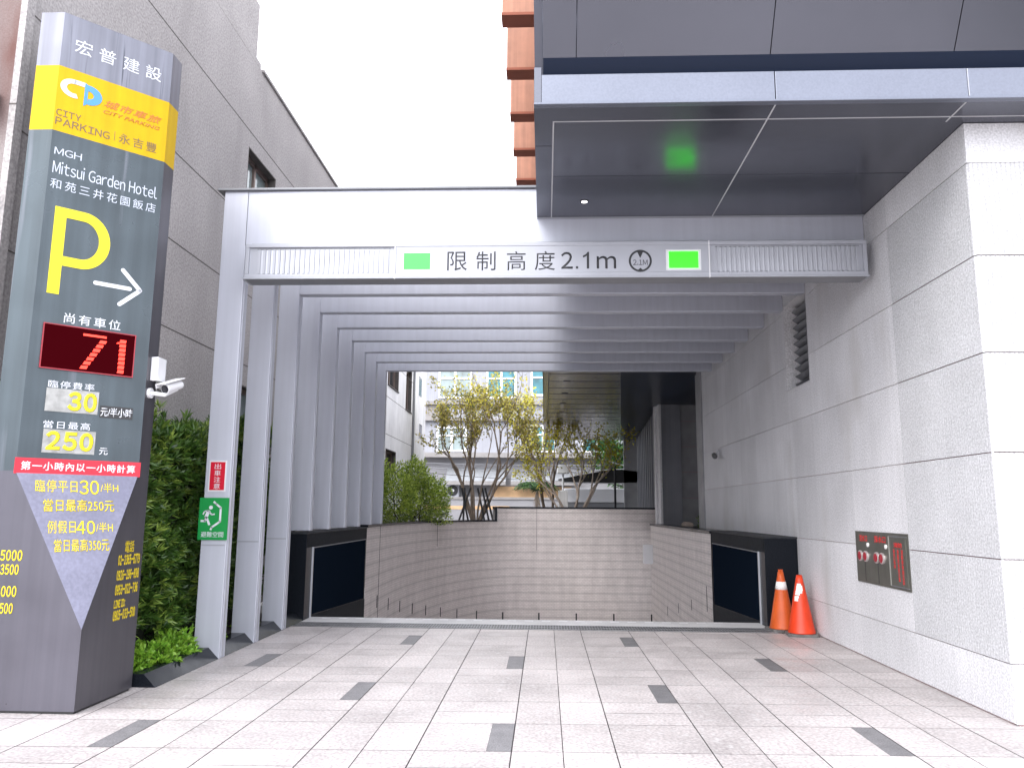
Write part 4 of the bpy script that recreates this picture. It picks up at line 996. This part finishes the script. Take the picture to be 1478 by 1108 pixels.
MB().tube([(.75, 33.15, 2.35), (.75, 33.15, 3.05)], .04, 8).build('neck', 'plastic_white', t)
CG = 'overhead cables on the far street'
for k, (z0, z1, x0, x1) in enumerate(((3.95, 4.05, -7, 8), (3.85, 3.55, 0, 8), (4.7, 3.4, 1.5, 7), (3.5, 3.2, -7, 8), (3.75, 4.0, -7, 8))):
    pts = [(x0+(x1-x0)*q/14, 41-.2*k, z0+(z1-z0)*q/14-.5*(1-(q/7-1)**2)*(.3+.12*k)) for q in range(15)]
    tag(MB().tube(pts, .013, 5).build('overhead_cable', 'alu_dark' if k % 2 == 0 else 'plastic_black', loc=(x0, 41, z0)), ['topmost long grey cable across the far street', 'black sagging cable at right over the trailer', 'steep grey cable dropping toward the trailer', 'lowest long black cable across the far street', 'grey cable with the deepest sag over the far street'][k], 'cable', CG)

# ------------------------------------------------------------------ trees and bushes behind the ramp wall
def tree(label, base, stems, lean, hgt, spread, nleaf, leafm, seed, bark='bark', group=None, leaf=.11):
    rnd = random.Random(seed); t = thing('garden_tree', label, 'tree', base, group)
    g = MB(); tips = []
    def grow(p, d, L, r, lev):
        pts = [p]; q = p.copy(); n = 4
        for k in range(n):
            d = (d+Vector((rnd.gauss(0, .09), rnd.gauss(0, .09), .05+rnd.gauss(0, .05)))).normalized(); q = q+d*L/n; pts.append(q.copy())
        g.tube(pts, [r*(1-.45*k/n) for k in range(n+1)], 6 if r > .02 else 4, cap=False)
        if lev >= 2: tips.extend([(pts[-1], d), (pts[-2], d), (pts[2], d)])
        if lev >= 4: return
        for k in range(2 if lev < 3 else rnd.choice((2, 3))):
            a = Vector((rnd.gauss(0, 1), rnd.gauss(0, 1), rnd.gauss(.15, .4))).normalized()
            grow(pts[-1] if k else pts[-2], (d+a*(.42+.1*lev)*spread).normalized(), L*rnd.uniform(.55, .82), r*.6, lev+1)
    for k in range(stems):
        a = 2*math.pi*k/stems+rnd.random()*.6
        d = Vector((math.cos(a)*lean, math.sin(a)*lean*.7, 1)).normalized()
        b = Vector(base)+Vector((math.cos(a)*.10, math.sin(a)*.10, -.05))
        grow(b, d, hgt*.40*rnd.uniform(.85, 1.12), .055*rnd.uniform(.7, 1.2), 0)
    g.build('trunk', bark, t, smooth=True)
    T = np.array([tuple(p) for p, d in tips]); Dd = np.array([tuple(d) for p, d in tips])
    k = rng.integers(0, len(T), nleaf); P = T[k]+rng.normal(0, .085, (nleaf, 3))-Dd[k]*rng.random((nleaf, 1))*.25
    zt = (P[:, 2]-base[2])/hgt
    for m, sel in leafm(zt, rng.random(nleaf)):
        if sel.any(): leaves('crown', P[sel], Dd[k][sel]+unit(sel.sum())*1.1, leaf, leaf*.5, m, t, .3)
    return t
GT = 'slender garden trees behind the ramp wall'
tree('multi stemmed tree with yellow orange crown and staked trunk behind the lower ramp wall', (-2.35, 27, 1.1), 9, .40, 5.1, 1.0, 6200,
     lambda z, r: [('leaf_gold', (r < np.clip((z-.66)*2.0, .08, .6))), ('leaf_rust', ~(r < np.clip((z-.66)*2.0, .08, .6)))], 5, 'bark', GT)
tree('sparse yellow leafed tree under the rear soffit, standing behind the stepped wall', (.95, 27.5, 1.1), 7, .62, 3.3, 1.0, 2600,
     lambda z, r: [('leaf_gold', r < .75), ('leaf_rust', r >= .75)], 12, 'bark_pale', GT)
tree('thin yellowing tree at the soffit corner between the two larger trees', (.1, 28.5, 1.1), 3, .25, 4.4, .9, 2400,
     lambda z, r: [('leaf_gold', r < .8), ('leaf_rust', r >= .8)], 21, 'bark', GT)
for x0, xt in ((-2.95, -2.55), (-2.75, -2.75), (-2.55, -2.85), (-2.0, -2.3), (-1.85, -2.15), (-1.7, -2.05)):
    tag(MB().tube([(x0, 26.6, 1.0), (xt, 26.9, 2.25)], .035, 6).build('tree_stake', 'iron', loc=(x0, 26.6, 1.0)), 'dark timber stake propping the multi stemmed tree', 'stake', 'stakes propping the tree')
def bush(label, blobs, n, m, leaf, width, base, cat='bush', group=None):
    t = thing('bush', label, cat, base, group); P = []; D = []
    for (x, y, z, a, b, c), w in blobs:
        k = int(n*w); d = unit(k); r_ = (.35+.65*rng.random((k, 1))**.6)*(1+.2*np.sin(d[:, :1]*8+x*5)*np.cos(d[:, 2:]*7))
        P.append(np.array((x, y, z))+d*r_*np.array((a, b, c))); D.append(d+np.array((0, 0, .5)))
    P = np.concatenate(P); D = np.concatenate(D)
    keep = P[:, 2] > base[2]; P = P[keep]; D = D[keep]
    leaves('foliage', P, D+unit(len(P))*.9, leaf, width, m, t, .3)
    g = MB()
    for q in range(8):
        bl = blobs[q % len(blobs)][0]; g.tube([(base[0]+random.uniform(-.4, .4), base[1]+random.uniform(-.3, .3), base[2]-.03), (bl[0], bl[1], bl[2]+bl[5]*.4)], [.02, .006], 5)
    g.build('stems', 'bark_dark', t)
    return t
bush('broad yellow green bamboo like bush against the left end of the curved wall', [((-3.75, 19.3, 1.75, .62, .9, .85), .3), ((-3.2, 20.6, 1.75, .55, .6, .75), .22), ((-4.2, 18.7, 2.1, .4, .7, .95), .22), ((-3.35, 20.2, 2.35, .35, .45, .5), .1), ((-2.95, 21.2, 1.6, .42, .45, .75), .16)], 17000, 'leaf_bush', .085, .028, (-3.6, 20, 1.1))
bush('small trailing green bush showing between the sixth and seventh posts', [((-3.95, 13.0, 2.65, .22, .3, .28), .5), ((-3.85, 13.1, 2.35, .15, .25, .3), .3), ((-4.05, 13, 1.8, .2, .3, .6), .2)], 1500, 'leaf_hedge', .09, .02, (-4.0, 13, 1.1))
bush('dense dark green foliage at far right beside the white trailer', [((4.1, 41.5, 5.2, 1.6, 1, 1.5), .5), ((4.6, 41.5, 3.6, 1.4, 1, 1.2), .3), ((3.4, 41.5, 4.3, .8, .8, .9), .2)], 4500, 'leaf_dark', .22, .09, (4.2, 41.5, 0.1))
t = thing('palm', 'small drooping green palm in front of the far awning', 'palm', (-.35, 33, .1))
g = MB(); g.tube([(-.35, 33, 0), (-.33, 33, 2.4)], [.07, .05], 8); g.build('trunk', 'bark_pale', t)
P = []; D = []
for q in range(13):
    a = 2*math.pi*q/13; L = random.uniform(.75, 1.1)
    for s in range(34):
        f = s/33; p = (-.33+math.cos(a)*L*f*.9, 33+math.sin(a)*L*f*.9, 2.4+1.05*f*(1.1-f*1.05)*random.uniform(.9, 1.1))
        for sg in (-1, 1): P.append(p); D.append((math.cos(a)*.5-math.sin(a)*sg*.7, math.sin(a)*.5+math.cos(a)*sg*.7, -.45))
leaves('fronds', np.array(P), np.array(D), .30, .03, 'leaf_dark', t, .3)
g = MB()
for q in range(6): g.tube([(-.33, 33, 2.35), (-.45+.05*q, 32.9, 1.9-.05*q), (-.48+.06*q, 32.9, 1.5)], [.03, .018, .008], 5)
g.build('dry_fronds', 'bark_pale', t)
# things left on the terrace ledge at right
bush('low dark clump of plants on the right terrace ledge', [((3.75, 18.4, 1.25, .22, .3, .2), 1)], 500, 'leaf_hedge', .08, .03, (3.75, 18.4, 1.1), 'plant')
t = thing('stone_slab', 'flat white stone slab lying on the right terrace ledge', 'slab', (3.3, 17.6, 1.1)); MB().box(3.32, 3.62, 17.4, 19.6, 1.102, 1.135).build('slab', 'plastic_white', t, bevel=.01)
t = thing('rubble', 'small brown boulder on the right terrace ledge', 'rock', (3.4, 19.2, 1.13))
bm = bmesh.new(); bmesh.ops.create_icosphere(bm, subdivisions=2, radius=.15)
for v in bm.verts: v.co *= random.uniform(.8, 1.15); v.co.z *= .6
me = bpy.data.meshes.new('rock'); bm.to_mesh(me); bm.free(); me.materials.append(MATS['bark_pale']); o = bpy.data.objects.new('rock', me); COL.objects.link(o); o.parent = t; o.location = (.05, .2, .05)
